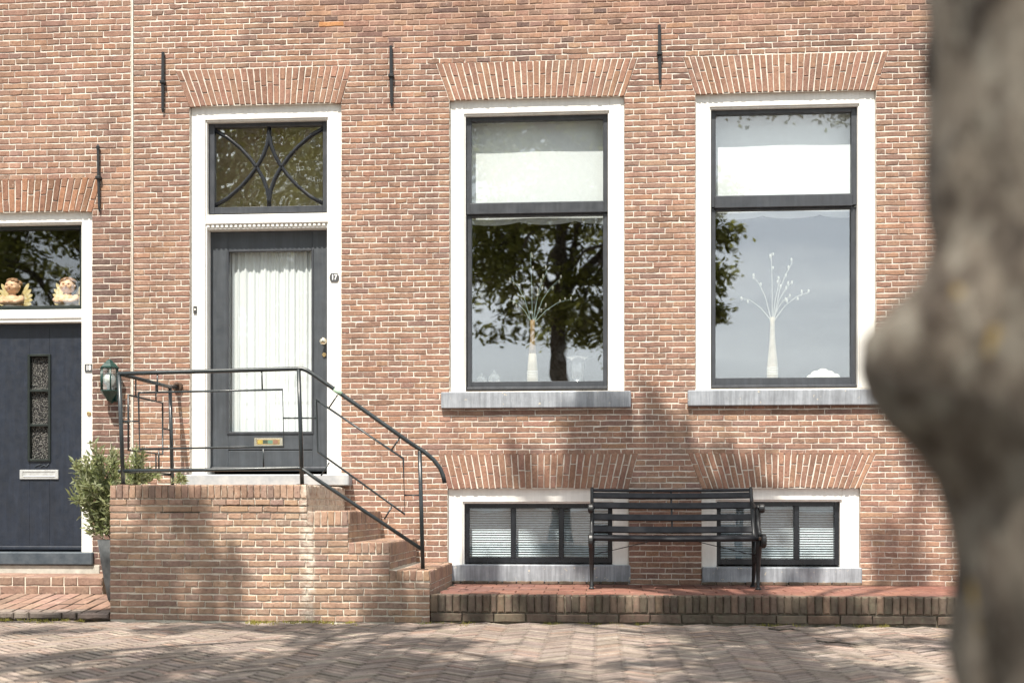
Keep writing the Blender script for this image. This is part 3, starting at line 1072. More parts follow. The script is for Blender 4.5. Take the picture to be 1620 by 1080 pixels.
def disc_y(mb, x, y, z, r, t, n=16):
    vs = [(x + r * s * math.cos(2 * math.pi * k / n), yy, z + r * s * math.sin(2 * math.pi * k / n))
          for yy, s in ((y, 1), (y - t * .7, 1), (y - t, .8)) for k in range(n)]
    fs = [(i * n + k, i * n + (k + 1) % n, (i + 1) * n + (k + 1) % n, (i + 1) * n + k) for i in (0, 1) for k in range(n)]
    fs.append(tuple(2 * n + k for k in range(n)))
    return mb.add(vs, fs, None, False)


mb = MB(); disc_y(mb, X(513, dy), dy, Z(561, dy, 513), .017, .012)
mb.build('door_lock', M['brass'], fd)
# stone threshold
mb = MB(); mb.box(X(285, -.12), X(552, -.12), -.13, .18, Z(768, -.1, 420), Z(750, -.12, 420), bev=.008)
mb.build('threshold', M['stone'], fd, label='pale blue stone threshold of the front door')
mb = MB(); frame_boxes(mb, DOOR[0], DOOR[1], DOOR[2], DOOR[3], .02, .02, .02, 0, .24, .344)
mb.build('lining', M['white'], fd)
# sheer pleated curtain behind the door glass
cur = MB(); n = 260; vs = []; fs = []
for i in range(n + 1):
    u = i / n
    xx = gx0 - .03 + (gx1 - gx0 + .06) * u
    yy = dy + .075 + .006 * math.sin(u * 71 + 3.2 * math.sin(u * 7)) + .004 * math.sin(u * 163 + 1 + 2 * math.sin(u * 11))
    vs += [(xx, yy, gz0 - .03), (xx + .004 * math.sin(u * 30), yy + .004 * math.sin(u * 25), gz1 + .05)]
for i in range(n): fs.append((2 * i, 2 * i + 2, 2 * i + 3, 2 * i + 1))
cur.add(vs, fs, None, True)
cur.build('sheer_curtain', M['curtain'], None, label='white pleated sheer curtain hanging behind the front door glass', cat='curtain')


def text_mesh(s, size, loc, depth, mat, parent, name='digits'):
    cu = bpy.data.curves.new('t', 'FONT')
    cu.body = s
    cu.size = size
    cu.extrude = depth
    cu.align_x = 'CENTER'
    cu.align_y = 'CENTER'
    cu.offset = size * .03
    ob = bpy.data.objects.new('t', cu)
    scene.collection.objects.link(ob)
    me = bpy.data.meshes.new_from_object(ob)
    bpy.data.objects.remove(ob)
    mb = MB()
    mb.add([(loc[0] + v.co.x * .82, loc[1] - v.co.z, loc[2] + v.co.y) for v in me.vertices], [tuple(p.vertices) for p in me.polygons])
    bpy.data.meshes.remove(me)
    return mb.build(name, mat, parent)


def number_plate(s, px, py, wpx, hpx, y, label, oct_=True):
    c = P(px, py, y)
    w, h = wpx / 200 / 2, hpx / 200 / 2
    root = empty('number_plate', (c.x, y, c.z - h), None, label, 'house number')
    k = h * (.7 if oct_ else .2)
    poly = [(c.x - w, c.z - h + k), (c.x - w + k * .5, c.z - h), (c.x + w - k * .5, c.z - h), (c.x + w, c.z - h + k),
            (c.x + w, c.z + h - k), (c.x + w - k * .5, c.z + h), (c.x - w + k * .5, c.z + h), (c.x - w, c.z + h - k)]
    mb = MB(); mb.prism_y(poly, y - .007, y)
    mb.build('plate', M['plate'], root)
    text_mesh(s, h * 1.7, (c.x, y - .008, c.z), .001, M['plate_white'], root)


number_plate('17', 529, 439, 15, 14, .030, 'grey enamel plate reading 17 on the white door jamb')
number_plate('18', 140.5, 582, 13, 13, .030, 'small grey plate reading 18 on the white jamb', False)
bx, bz = X(309, .03), Z(490, .03, 309)
root = empty('doorbell', (bx, .03, bz - .03), None, 'small dark doorbell on the left white jamb of door 17', 'doorbell')
mb = MB(); mb.box(bx - .014, bx + .014, .018, .0302, bz - .03, bz + .03, bev=.003); mb.build('plate', M['plate'], root)
mb = MB(); disc_y(mb, bx + .002, .019, bz, .008, .006); mb.build('button', M['porcelain'], root)

# ------------------------------------------------------------------ neighbour's door number 18
nd_ = empty('front_door', ((NDOOR[0] + NDOOR[1]) / 2, .1, NDOOR[2]), nhouse, 'navy door with narrow hammered glass lights')
ix0, ix1 = X(-62, .06), X(132, .06)
white_frame(nd_, (NDOOR[0], NDOOR[1], NDOOR[2] - .0, NDOOR[3]), (ix0, ix1, Z(354, .06, 60)), .030, .22)
zt0, zt1 = Z(510, .06, 60), Z(490, .06, 60)
mb = MB(); mb.box(ix0 - .004, ix1 + .004, .05, .2, zt0 + .03, zt1, bev=.004)
mb.box(ix0 - .004, ix1 + .004, .06, .2, zt0, zt0 + .035, bev=.004)
mb.build('transom', M['white'], nd_)
gx0, gx1, gz0, gz1 = X(-48, .1), X(127, .1), Z(484, .1, 60), Z(364, .1, 60)
mb = MB(); frame_boxes(mb, ix0 + .004, ix1 - .004, zt1 + .002, Z(354, .08, 60) - .004, gx0 - ix0 - .004, ix1 - gx1 - .004, Z(354, .08, 60) - .004 - gz1,
                       gz0 - zt1 - .002, .085, .14, .004)
mb.build('fanlight_frame', M['green_black'], nd_)
mb = MB(); mb.box(gx0 - .004, gx1 + .004, .11, .114, gz0 - .004, gz1 + .004)
mb.build('fanlight_pane', M['glass_upper'], nd_)
NSILL = gz0 - .006
mb = MB(); mb.box(gx0 - .02, gx1 + .02, .142, .34, NSILL - .03, NSILL, bev=.004)
mb.build('inner_sill', M['green_black'], nd_)
dy = .13
dx0, dx1, dz0, dz1 = ix0 + .002, ix1 - .002, Z(870, dy, 60), zt0 - .002
wx0, wx1, wz0, wz1 = X(47, dy), X(78, dy), Z(727, dy, 62), Z(563, dy, 62)
mb = MB()
mb.box(dx0, wx0, dy, dy + .04, dz0, dz1, bev=.003)
mb.box(wx1, dx1, dy, dy + .04, dz0, dz1, bev=.003)
mb.box(wx0 - .001, wx1 + .001, dy + .0002, dy + .0398, wz1, dz1)
mb.box(wx0 - .001, wx1 + .001, dy + .0002, dy + .0398, dz0, wz0)
mb.build('door_leaf', M['navy'], nd_)
mb = MB(); frame_boxes(mb, wx0 - .014, wx1 + .014, wz0 - .014, wz1 + .014, .02, .02, .02, .02, dy - .014, dy + .03, .004)
mb.build('light_frame', M['green_black'], nd_)
hgt = (wz1 - wz0) / 3
for i in range(3):
    mb = MB(); mb.box(wx0 + .004, wx1 - .004, dy + .022, dy + .028, wz0 + hgt * i + .010, wz0 + hgt * (i + 1) - .010)
    mb.build('pane', M['hammered'], nd_)
    if i:
        mb = MB(); mb.box(wx0 - .002, wx1 + .002, dy - .008, dy + .03, wz0 + hgt * i - .011, wz0 + hgt * i + .011, bev=.003)
        mb.build('glazing_bar', M['green_black'], nd_)
lx0, lx1, lz0, lz1 = X(32, dy), X(93, dy), Z(757.5, dy, 62), Z(743, dy, 62)
mb = MB(); frame_boxes(mb, lx0, lx1, lz0, lz1, .026, .026, .016, .012, dy - .012, dy + .002, .002)
mb.box(lx0 + .02, lx1 - .02, dy - .006, dy + .002, lz0 + .008, lz1 - .01)
mb.build('letter_plate', M['alu'], nd_)
mb = MB(); mb.box(lx0 + .028, lx1 - .028, dy - .014, dy - .004, lz0 + .016, lz0 + .024, bev=.002)
mb.build('letter_flap', M['alu'], nd_)
sc = [(55, 738), (60, 735), (66, 734), (64, 738), (70, 735), (73, 738), (77, 733)]
mb = MB(); mb.tube([P(a, c_, dy - .005) for a, c_ in sc], .003, 6)
mb.build('door_ornament', M['dark_stone'], nd_)
mb = MB(); mb.box(dx0 + .002, dx1 - .002, dy - .02, dy + .002, dz0 + .004, dz0 + .035, bev=.006)
mb.build('weather_bar', M['navy'], nd_)
mb = MB(); disc_y(mb, X(141, .03), .0305, Z(654, .03, 141), .019, .010)
mb.build('lock', M['brass'], nd_)
mb = MB(); mb.box(X(-90, -.03), X(146.5, -.03), -.035, .18, Z(893, -.03, 60), Z(873, -.03, 60), bev=.008)
mb.build('threshold', M['dark_stone'], nd_, label='dark blue stone threshold under the navy door')
mb = MB(); mb.box(X(-92), X(158), -.012, .1, .05, Z(893, -.01, 60) - .003, bev=.004)
mb.build('plinth', M['plinth'], nhouse)
mb = MB(); frame_boxes(mb, NDOOR[0], NDOOR[1], NDOOR[2] + .02, NDOOR[3], .02, .02, .02, 0, .22, .344)
mb.build('lining', M['white'], nd_)


# winged child figurines on the board behind the neighbour's fanlight
def figurine(px, mir, label):
    c = P(px, 484, .21)
    x, y, z = c.x, .21, NSILL
    s = 1.0
    root = empty('angel_figurine', (x, y, z), None, label, 'figurine', 'painted angels behind the fanlight')
    mb = MB(); mb.lathe([(.001, 0), (.098, 0), (.105, .014), (.085, .03), (.04, .042), (.001, .044)], (x, y, z), 20, sy=.6)
    mb.build('base', M['porcelain'], root)
    # shoulders, crossed forearms, neck and head as one body
    mb = MB()
    mb.lathe([(.001, .03), (.072, .032), (.082, .055), (.078, .085), (.060, .105), (.030, .115), (.026, .13), (.045, .142), (.060, .165),
              (.064, .19), (.058, .215), (.035, .236), (.001, .242)], (x, y, z), 20, sy=.8)
    for sgn in (-1, 1):
        mb.tube([(x + sgn * .072, y - .005, z + .095), (x + sgn * .088, y - .03, z + .065), (x + sgn * .06, y - .062, z + .05),
                 (x - sgn * .02, y - .075, z + .054)], [.026, .027, .022, .017], 10)
        mb.ellipsoid((x - sgn * .03, y - .076, z + .056), (.018, .014, .013), 10, 6)
        mb.ellipsoid((x + sgn * .034, y - .042, z + .175), (.018, .012, .016), 10, 6)
        mb.ellipsoid((x + sgn * .062, y, z + .185), (.008, .012, .014), 8, 6)
    mb.ellipsoid((x - mir * .006, y - .054, z + .182), (.008, .011, .009), 8, 6)
    body = mb.build('body', M['skin'], root)
    mb = MB()
    for sgn in (-1, 1): mb.ellipsoid((x + sgn * .022 - mir * .006, y - .048, z + .199), (.008, .005, .005), 8, 6)
    mb.ellipsoid((x - mir * .006, y - .050, z + .163), (.012, .004, .004), 8, 6)
    mb.build('face_paint', mat_plain('face_paint', (.24, .09, .06), .5), root)
    mb = MB()
    rr = random.Random(int(px) + 5)
    for k in range(34):
        a = rr.uniform(0, 2 * math.pi); t = rr.uniform(.05, 1.25)
        p = (x + .064 * math.sin(t) * math.cos(a), y + .012 + .052 * math.sin(t) * math.sin(a), z + .198 + .052 * math.cos(t))
        if p[1] < y - .02 and p[2] < z + .225: continue
        mb.ellipsoid(p, (.019, .017, .015), 8, 5)
    mb.build('hair', M['hair'], root)
    for sgn in (-1, 1):
        wing = empty('wing', (x + sgn * .06, y + .04, z + .07), root)
        for k in range(6):
            a = math.radians(62 - k * 19)
            ln = .125 - .010 * k
            if k == 0: ln = .135
            st = Vector((x + sgn * .055, y + .045 + .002 * k, z + .105 - .009 * k))
            d = Vector((sgn * math.cos(a), .05, math.sin(a)))
            nrm = Vector((-sgn * math.sin(a), 0, math.cos(a)))
            mb = MB()
            out_ = [st + d * (ln * f) + nrm * w_ for f, w_ in ((0, .012), (.5, .017), (.85, .013), (1, 0), (.85, -.013), (.5, -.017), (0, -.012))]
            mb.prism_y([(p.x, p.z) for p in out_], st.y - .004, st.y + .004)
            mb.build('feather', M['gold'], wing)
    return root


figurine(20, 1, 'left painted angel with brown curls behind the fanlight of number 18')
figurine(107, -1, 'right painted angel with gold wings behind the fanlight of number 18')

# ------------------------------------------------------------------ brick stoop with steps
FY = -D1
st_px = [174, 486, 551, 616, 680]
sx = [X(p, FY) for p in st_px]
sz = [Z(767, FY, 330), Z(808, FY, 520), Z(857.5, FY, 585), Z(902, FY, 650)]
sx[0] = X(174, FY)
stoop = empty('brick_stoop', ((sx[0] + sx[-1]) / 2, FY / 2, 0), None,
              'brick stoop with steps descending to the right in front of the grey door', 'steps')
mb = MB()
chs0 = .0478
zk = [-.006 + chs0 * round((z_ + .006) / chs0) for z_ in (Z(802, FY, 420), Z(813, FY, 280))]
gaps = [(zk[0], X(352, FY), X(486, FY)), (zk[1], X(253, FY), X(316, FY))]
for i in range(1, 4): mb.box(sx[i], sx[i + 1] - .003, FY + .003, -.008, -.02, sz[i] - .003)
lv = [-.02]
for zg, _, _ in sorted(gaps): lv += [zg - .005, zg + .005]
lv.append(sz[0] - .003)
for k in range(0, len(lv), 2): mb.box(sx[0] + .003, sx[1] - .003, FY + .003, -.008, lv[k], lv[k + 1])
for zg, xa, xb in gaps:
    mb.box(sx[0] + .003, sx[1] - .003, FY + .07, -.008, zg - .005, zg + .005)
    mb.box(sx[0] + .003, xa, FY + .0032, FY + .07, zg - .005, zg + .005)
    if xb < sx[1] - .02: mb.box(xb, sx[1] - .003, FY + .0032, FY + .07, zg - .005, zg + .005)
body = mb.build('core', M['stoop_mortar'], stoop)
recs = []
chs = .0478
CO = .094
cop = [z_ - (-.006 + chs * round((z_ - .090) / chs)) for z_ in sz]                                    # height of the upright coping bricks


def upright(xa, xb, ztop, plane, fixed, pitch=.0475, tones=STOOP_TONES, h=CO, y0=None, proud=.006):
    n = max(1, round((xb - xa) / pitch))
    p = (xb - xa) / n
    for i in range(n):
        a, c_ = xa + i * p + .003, xa + (i + 1) * p - .003
        zt, zb = ztop - R.uniform(0, .003), ztop - h + .004
        col = tone(tones, .14)
        if plane == 'front':
            recs.append(([(a, fixed, zb), (a, fixed, zt), (c_, fixed, zt), (c_, fixed, zb)][::-1], (0, -1, 0), col, dict(proud=proud, ch=.004)))
        else:
            recs.append(([(fixed, a, zb), (fixed, c_, zb), (fixed, c_, zt), (fixed, a, zt)], (1, 0, 0), col, dict(proud=proud, ch=.004)))


def courses_side(y0, y1, zlo, zhi, xf, ch=.0477, ls=.205):
    z, row = zhi - ch, 0
    while z > zlo - ch * .5:
        step = ls if row % 2 else ls / 2
        y = y0
        first = R.uniform(.05, step)
        while y < y1 - .02:
            ye = min(y1, y + (first if y == y0 else step))
            recs.append(([(xf, y + .004, z + .004), (xf, ye - .004, z + .004), (xf, ye - .004, z + ch - .004), (xf, y + .004, z + ch - .004)],
                         (1, 0, 0), tone(STOOP_TONES), {}))
            y = ye
        z -= ch
        row += 1


for i in range(4):
    upright(sx[i], sx[i + 1], sz[i], 'front', FY, proud=.010 if i == 0 else .006, h=cop[i])
    upright(FY + .01, -.02, sz[i], 'side', sx[i + 1])
    low = sz[i + 1] if i < 3 else 0
    courses_side(FY + .01, -.02, low, sz[i] - CO, sx[i + 1])
    # brick tops of each tread, laid on edge
    xa, xb = (sx[i] if i == 0 else sx[i] + .01), sx[i + 1]
    nrow = int((xb - xa) / .0475) if i else 26
    yy = FY + .01
    while yy < -.06:
        y2 = yy + .205
        k = 0
        xx = xb
        while xx > xa + .02 and k < nrow:
            x2 = max(xa, xx - .0475)
            recs.append(([(xx - .003, yy + .003, sz[i]), (xx - .003, min(y2, -.02) - .003, sz[i]), (x2 + .003, min(y2, -.02) - .003, sz[i]), (x2 + .003, yy + .003, sz[i])],
                         (0, 0, 1), tone(STOOP_TONES), dict(proud=.002, m=2, hidden=1 if i < 2 else 0)))
            xx = x2
            k += 1
        yy = y2
# front face in courses under the coping of every step


def low_hole(i):
    def fn(z):
        return (sx[i], sx[-1] + 1) if z > sz[i] - cop[i] else None
    return fn


def tone_stoop(x, z):
    px, py, _ = proj((x, FY, z))
    return tone(STOOP_TONES, .12)


fr = courses(sx[0], sx[-1], -.006, sz[0] - cop[0], chs, .205, [low_hole(1), low_hole(2), low_hole(3)], tone_stoop, y=FY, seed=5, joint=.011)
for q, nrm, col, opt in fr:
    zc = q[0][2]
    if zc > sz[0] - CO - chs * 2.2: opt['proud'] = .009
recs += fr
# far left side of the stoop
z = -.006
while z < sz[0] - CO:
    y = FY + .01
    while y < -.03:
        y2 = min(-.02, y + .2)
        recs.append(([(sx[0], y2 - .004, z + .004), (sx[0], y + .004, z + .004), (sx[0], y + .004, z + chs - .004), (sx[0], y2 - .004, z + chs - .004)],
                     (-1, 0, 0), tone(STOOP_TONES), dict(hidden=1)))
        y = y2
    z += chs
lay_bricks(recs, body, M['stoop_brick'])
# ------------------------------------------------------------------ raised terrace in front of the basement windows
terr = MB(); terr.box(sx[-1] + .006, HX1, FY + .02, -.006, -.02, Z_TERR - .014)
terrace = terr.build('terrace', M['kerb_mortar'], kind='structure')
recs = []
TX0 = sx[-1] + .004
x = TX0
while x < HX1:
    w = .0515 + R.uniform(-.003, .003)
    gap = .010 if R.random() < .06 else .005
    recs.append(([(x + gap / 2, FY, .068), (x + gap / 2, FY, Z_TERR), (x + w - gap / 2, FY, Z_TERR), (x + w - gap / 2, FY, .068)][::-1],
                 (0, -1, 0), tone(KERB_TONES, .15), dict(proud=.006 + R.uniform(-.002, .003), ch=.010, jit=.0022, depth=.02)))
    recs.append(([(x + gap / 2, FY + .004, Z_TERR - .004), (x + w - gap / 2, FY + .004, Z_TERR - .004), (x + w - gap / 2, FY + .105, Z_TERR - .004), (x + gap / 2, FY + .105, Z_TERR - .004)],
                 (0, 0, 1), tone(KERB_TONES, .15), dict(proud=.003, ch=.004, m=2)))
    x += w
x = TX0
while x < HX1:
    w = .215 + R.uniform(-.01, .01)
    recs.append(([(x + .004, FY, .004), (x + w - .004, FY, .004), (x + w - .004, FY, .060), (x + .004, FY, .060)], (0, -1, 0), tone(KERB_TONES, .12),
                 dict(proud=.008 + R.uniform(-.003, .003), ch=.005, jit=.003, depth=.03)))
    x += w
lay_bricks(recs, terrace, M['kerb_brick'])
ts = .205
recs = []
for r_ in range(6):
    y0 = FY + .112 + r_ * ts
    y1 = min(y0 + ts, -.012)
    if y1 - y0 < .03: continue
    x = TX0 + .05 - (.1 if r_ % 2 else 0)
    while x < HX1:
        xa = max(x, TX0 + .02)
        if x + ts - xa > .03:
            recs.append(([(xa + .003, y0 + .003, Z_TERR - .006), (x + ts - .003, y0 + .003, Z_TERR - .006), (x + ts - .003, y1 - .003, Z_TERR - .006), (xa + .003, y1 - .003, Z_TERR - .006)],
                         (0, 0, 1), tone(TILE_TONES, .10), dict(proud=.004, depth=.006, m=2)))
        x += ts
lay_bricks(recs, terrace, M['tile'], 'tile', 'tiling')

# ------------------------------------------------------------------ neighbour's step and its sloping brick pavement
NSX1 = X(163, -.5)
SZT = Z(912, -.5, 80)
SZ0 = Z(939, -.5, 80)
nstep = empty('brick_step', (-5, -.26, SZ0 - .05), None, 'low red brick step below the navy door', 'step')
mb = MB(); mb.box(NX0, NSX1 - .003, -.497, -.013, .02, SZT - .003)
mb.build('core', M['stoop_mortar'], nstep)
recs = []
hh = (SZT - SZ0 + .006) / 2
for k in range(2):
    x = NSX1
    j = 0
    while x > -6.2:
        w = (.205 if (j % 3 == 0) != (k == 1) else .105)
        zt_ = SZT - k * hh
        recs.append(([(x - w + .004, -.5, zt_ - hh + .004), (x - .004, -.5, zt_ - hh + .004), (x - .004, -.5, zt_ - .003), (x - w + .004, -.5, zt_ - .003)], (0, -1, 0), tone(STEP_TONES), dict(ch=.006)))
        if k == 0:
            for yy in (-.496, -.29, -.1):
                recs.append(([(x - w + .004, yy + .004, SZT - .003), (x - .004, yy + .004, SZT - .003), (x - .004, min(yy + .2, -.014), SZT - .003), (x - w + .004, min(yy + .2, -.014), SZT - .003)],
                             (0, 0, 1), tone(STEP_TONES), dict(m=2)))
        x -= w
        j += 1
lay_bricks(recs, nstep, M['stoop_brick'])
mb = MB()
yA, yB = -.5, FY + .03
zA, zB = SZ0, .045
for_slope = lambda y: zA + (zB - zA) * (y - yA) / (yB - yA)
mb.add([(NX0, yB, -.03), (sx[0] - .01, yB, -.03), (sx[0] - .01, yB, zB - .012), (NX0, yB, zB - .012), (NX0, -.02, zA - .012), (sx[0] - .01, -.02, zA - .012),
        (NX0, yA, zA - .012), (sx[0] - .01, yA, zA - .012)], [(0, 1, 2, 3), (3, 2, 7, 6), (6, 7, 5, 4)])
pave = mb.build('pavement', M['joint_sand'], kind='structure')
recs = []
y = yA - .004
row = 0
while y > yB + .02:
    y2 = max(y - .205, yB - .02)
    x = sx[0] - .012
    while x > -6.2:
        w = .104
        tw = R.uniform(-.004, .004)
        q = [(x - w + .004, y2 + .004, for_slope(y2) + tw), (x - .004, y2 + .004, for_slope(y2) + tw), (x - .004, y - .004, for_slope(y)), (x - w + .004, y - .004, for_slope(y))]
        grey = y2 < yB + .05
        recs.append((q, Vector((0, -(zB - zA) / (yB - yA), 1)).normalized() * 1.0, tone(STEP_TONES if not grey else PAVER_TONES, .15),
                     dict(proud=.004, depth=.03, m=2, ch=.006, jit=.003, edge=(.05, .042, .034))))
        x -= w
    y = y2
    row += 1
recs2 = []
x = sx[0] - .01
while x > -6.2:
    w = R.choice((.11, .16, .24))
    recs2.append(([(x - w + .005, FY + .01, .0), (x - .005, FY + .01, .0), (x - .005, FY + .01, .048), (x - w + .005, FY + .01, .048)], (0, -1, 0), tone([((.22, .19, .16), 2), ((.17, .15, .13), 2)], .15),
                  dict(proud=.006, depth=.03, ch=.012, jit=.004)))
    x -= w
lay_bricks(recs + recs2, pave, M['paver'], 'paver', 'paving')

# ------------------------------------------------------------------ railing
RY = FY + .10
rail = empty('iron_railing', (X(330, RY), RY, sz[0]), None, 'dark iron tube railing round the stoop landing and down the steps', 'railing')


def rp(px, py, y=RY): return P(px, py, y)


def bars(name, pts, r, n=10, mat='rail'):
    mb = MB(); mb.tube(pts, r, n)
    return mb.build(name, M[mat], rail)


LX = X(190.5, RY)
WY = -.16                                   # post next to the facade
hr = [rp(187, 591)] + [rp(p, 591 - 8 * (p - 187) / 285) for p in (250, 330, 400, 455, 470)] + [rp(478, 583), rp(487, 586.5), rp(500, 595)]
hr += [rp(500 + (650 - 500) * k, 595 + (701 - 595) * k) for k in (.2, .4, .6, .8, 1)]
hr += [rp(672, 715), rp(686, 727), rp(696, 740), rp(701, 752), rp(703.5, 764)]
bars('handrail', hr, .0155, 12)
mb = MB(); a0, a1 = rp(529, 615.5), rp(540.5, 623.7); mb.tube([a0, a1], .0168, 12); mb.build('primer_patch', M['rail_patch'], rail)
bars('bottom_rail', [rp(193, 744.5), rp(330, 743), rp(476, 740), rp(500, 757), rp(666, 867.5)], .0135)


def post(px0, py0, px1, py1, y, zbase=None, nm='post'):
    a, c_ = rp(px0, py0, y), rp(px1, py1, y)
    if zbase is not None: c_ = Vector((c_.x, y, zbase))
    bars(nm, [a, a.lerp(c_, .5), c_], .0145)
    mb = MB(); mb.box(c_.x - .035, c_.x + .035, y - .03, y + .03, c_.z, c_.z + .008, bev=.002)
    mb.build('base_plate', M['rust'], rail)


post(188.5, 592, 195, 766, RY, sz[0])
post(472.5, 584, 478, 763, RY, sz[0])
post(664, 713, 669, 894, RY, sz[3])
wpx = proj(Vector((LX, WY, 1.5)))[0]
wa = Vector((X(269, WY), WY, Z(613, WY, 270)))
bars('post', [wa, Vector((wa.x + .02, WY, sz[0]))], .0145)
mb = MB(); mb.box(wa.x - .015, wa.x + .055, WY - .03, WY + .03, sz[0], sz[0] + .008, bev=.002); mb.build('base_plate', M['rust'], rail)
# side handrail back to the facade with its bracket
f0 = rp(189, 591)
bars('side_handrail', [f0, Vector((wa.x, WY, wa.z + .005)), Vector((wa.x + .008, -.02, wa.z + .02))], .0145)
mb = MB(); disc_y(mb, wa.x + .012, .0, wa.z + .02, .04, .03); mb.tube([(wa.x + .012, -.02, wa.z + .03), (wa.x + .012, -.05, wa.z + .045)], .014, 8)
mb.build('wall_bracket', M['rust'], rail)


def sidept(f, z): return Vector((f0.x + (wa.x - f0.x) * f, RY + (WY - RY) * f, z))


zs_t, zs_b = Z(621, RY, 220), Z(710, RY, 220)
bars('side_bottom_rail', [sidept(0, Z(744.5, RY, 195)), sidept(1, Z(744.5, RY, 195))], .0125)
bars('side_panel', [sidept(.16, zs_t), sidept(.84, zs_t), sidept(.84, zs_b), sidept(.16, zs_b), sidept(.16, zs_t), sidept(.2, zs_t)], .0072, 6)
bars('spacer', [sidept(0, (zs_t + zs_b) / 2), sidept(.16, (zs_t + zs_b) / 2)], .0058, 6)
bars('spacer', [sidept(1, (zs_t + zs_b) / 2), sidept(.84, (zs_t + zs_b) / 2)], .0058, 6)
for f in (.3, .7):
    bars('spacer', [sidept(f, zs_t), sidept(f, zs_t + .125)], .0058, 6)
    bars('spacer', [sidept(f, zs_b), sidept(f, Z(744.5, RY, 195))], .0058, 6)
# front panel and sloping panel
bars('front_panel', [rp(219, 621), rp(447, 616), rp(449, 706), rp(221, 710), rp(219, 621), rp(230, 620.8)], .0078, 6)
for a, c_ in (((249, 590), (249, 620)), ((414, 586), (415, 616)), ((251, 710), (251.5, 742)), ((416.5, 707), (417, 740)), ((192, 666), (219, 666)), ((448, 661), (475, 661))):
    bars('spacer', [rp(*a), rp(*c_)], .0058, 6)
bars('stair_panel', [rp(500, 632), rp(638, 725), rp(640.5, 813), rp(503, 714), rp(500, 632), rp(506, 636)], .0078, 6)
for a, c_ in (((478, 661), (501, 661)), ((534, 624.5), (521, 644)), ((632.5, 692), (619, 712)), ((521, 731), (508, 752)), ((620, 801), (608, 821)), ((640, 783), (667, 783))):
    bars('spacer', [rp(*a), rp(*c_)], .0058, 6)

# ------------------------------------------------------------------ bench
BX0, BX1 = X(936, -.55), X(1199, -.55)
bench = empty('garden_bench', ((BX0 + BX1) / 2, -.42, Z_TERR), None, 'black slatted bench with cast iron ends on the red tiled terrace', 'bench')
back = [(-.305, .60), (-.255, .70), (-.205, .80), (-.155, .885), (-.125, .935)]
seat = [(-.655, .572), (-.57, .560), (-.48, .552), (-.40, .555), (-.33, .575)]


def poly_at(pl, f):
    f *= len(pl) - 1
    i = min(int(f), len(pl) - 2)
    return Vector(pl[i]).lerp(Vector(pl[i + 1]), f - i)


def slat(pl, f, w, t, name='slat', sag=.006):
    c_ = poly_at(pl, f)
    d = (poly_at(pl, min(1, f + .05)) - poly_at(pl, max(0, f - .05))).normalized()
    nrm = Vector((-d.y, d.x))
    if nrm.x > 0: nrm = -nrm
    mb = MB(); vs = []; fs = []
    n = 8
    for i in range(n + 1):
        u = i / n
        x = BX0 + .012 + (BX1 - BX0 - .024) * u
        dz = -sag * math.sin(math.pi * u)
        for s1, s2 in ((-1, -1), (1, -1), (1, 1), (-1, 1)):
            p = c_ + d * (w / 2 * s1) + nrm * (t / 2 * s2)
            vs.append((x, p.x, p.y + dz))
    for i in range(n):
        for k in range(4): fs.append((i * 4 + k, i * 4 + (k + 1) % 4, i * 4 + 4 + (k + 1) % 4, i * 4 + 4 + k))
    fs += [(3, 2, 1, 0), tuple(n * 4 + k for k in range(4))]
    mb.add(vs, fs)
    mb.build(name, M['slat'], bench)


for f in (.07, .30, .53, .76, .965): slat(back, f, .048 if f < .7 else .044 if f < .9 else .016, .018)
for f in (.04, .27, .5, .73, .94): slat(seat, f, .058, .02)
mb = MB(); mb.tube([(BX0 + .01, -.668, .568), ((BX0 + BX1) / 2, -.668, .560), (BX1 - .01, -.668, .568)], .014, 8); mb.build('front_rail', M['slat'], bench)
mb = MB(); mb.tube([((BX0 + BX1) / 2, p[0] + .016, p[1] - .004) for p in back], .008, 6); mb.build('back_stay', M['iron'], bench)


def disc_x(mb, x, y, z, r, t, n=16):
    vs = [(xx, y + r * s * math.cos(2 * math.pi * k / n), z + r * s * math.sin(2 * math.pi * k / n)) for xx, s in ((x - t, .8), (x - t * .6, 1), (x + t * .6, 1), (x + t, .8)) for k in range(n)]
    fs = [(i * n + k, i * n + (k + 1) % n, (i + 1) * n + (k + 1) % n, (i + 1) * n + k) for i in range(3) for k in range(n)]
    fs += [tuple(range(n - 1, -1, -1)), tuple(3 * n + k for k in range(n))]
    mb.add(vs, fs)


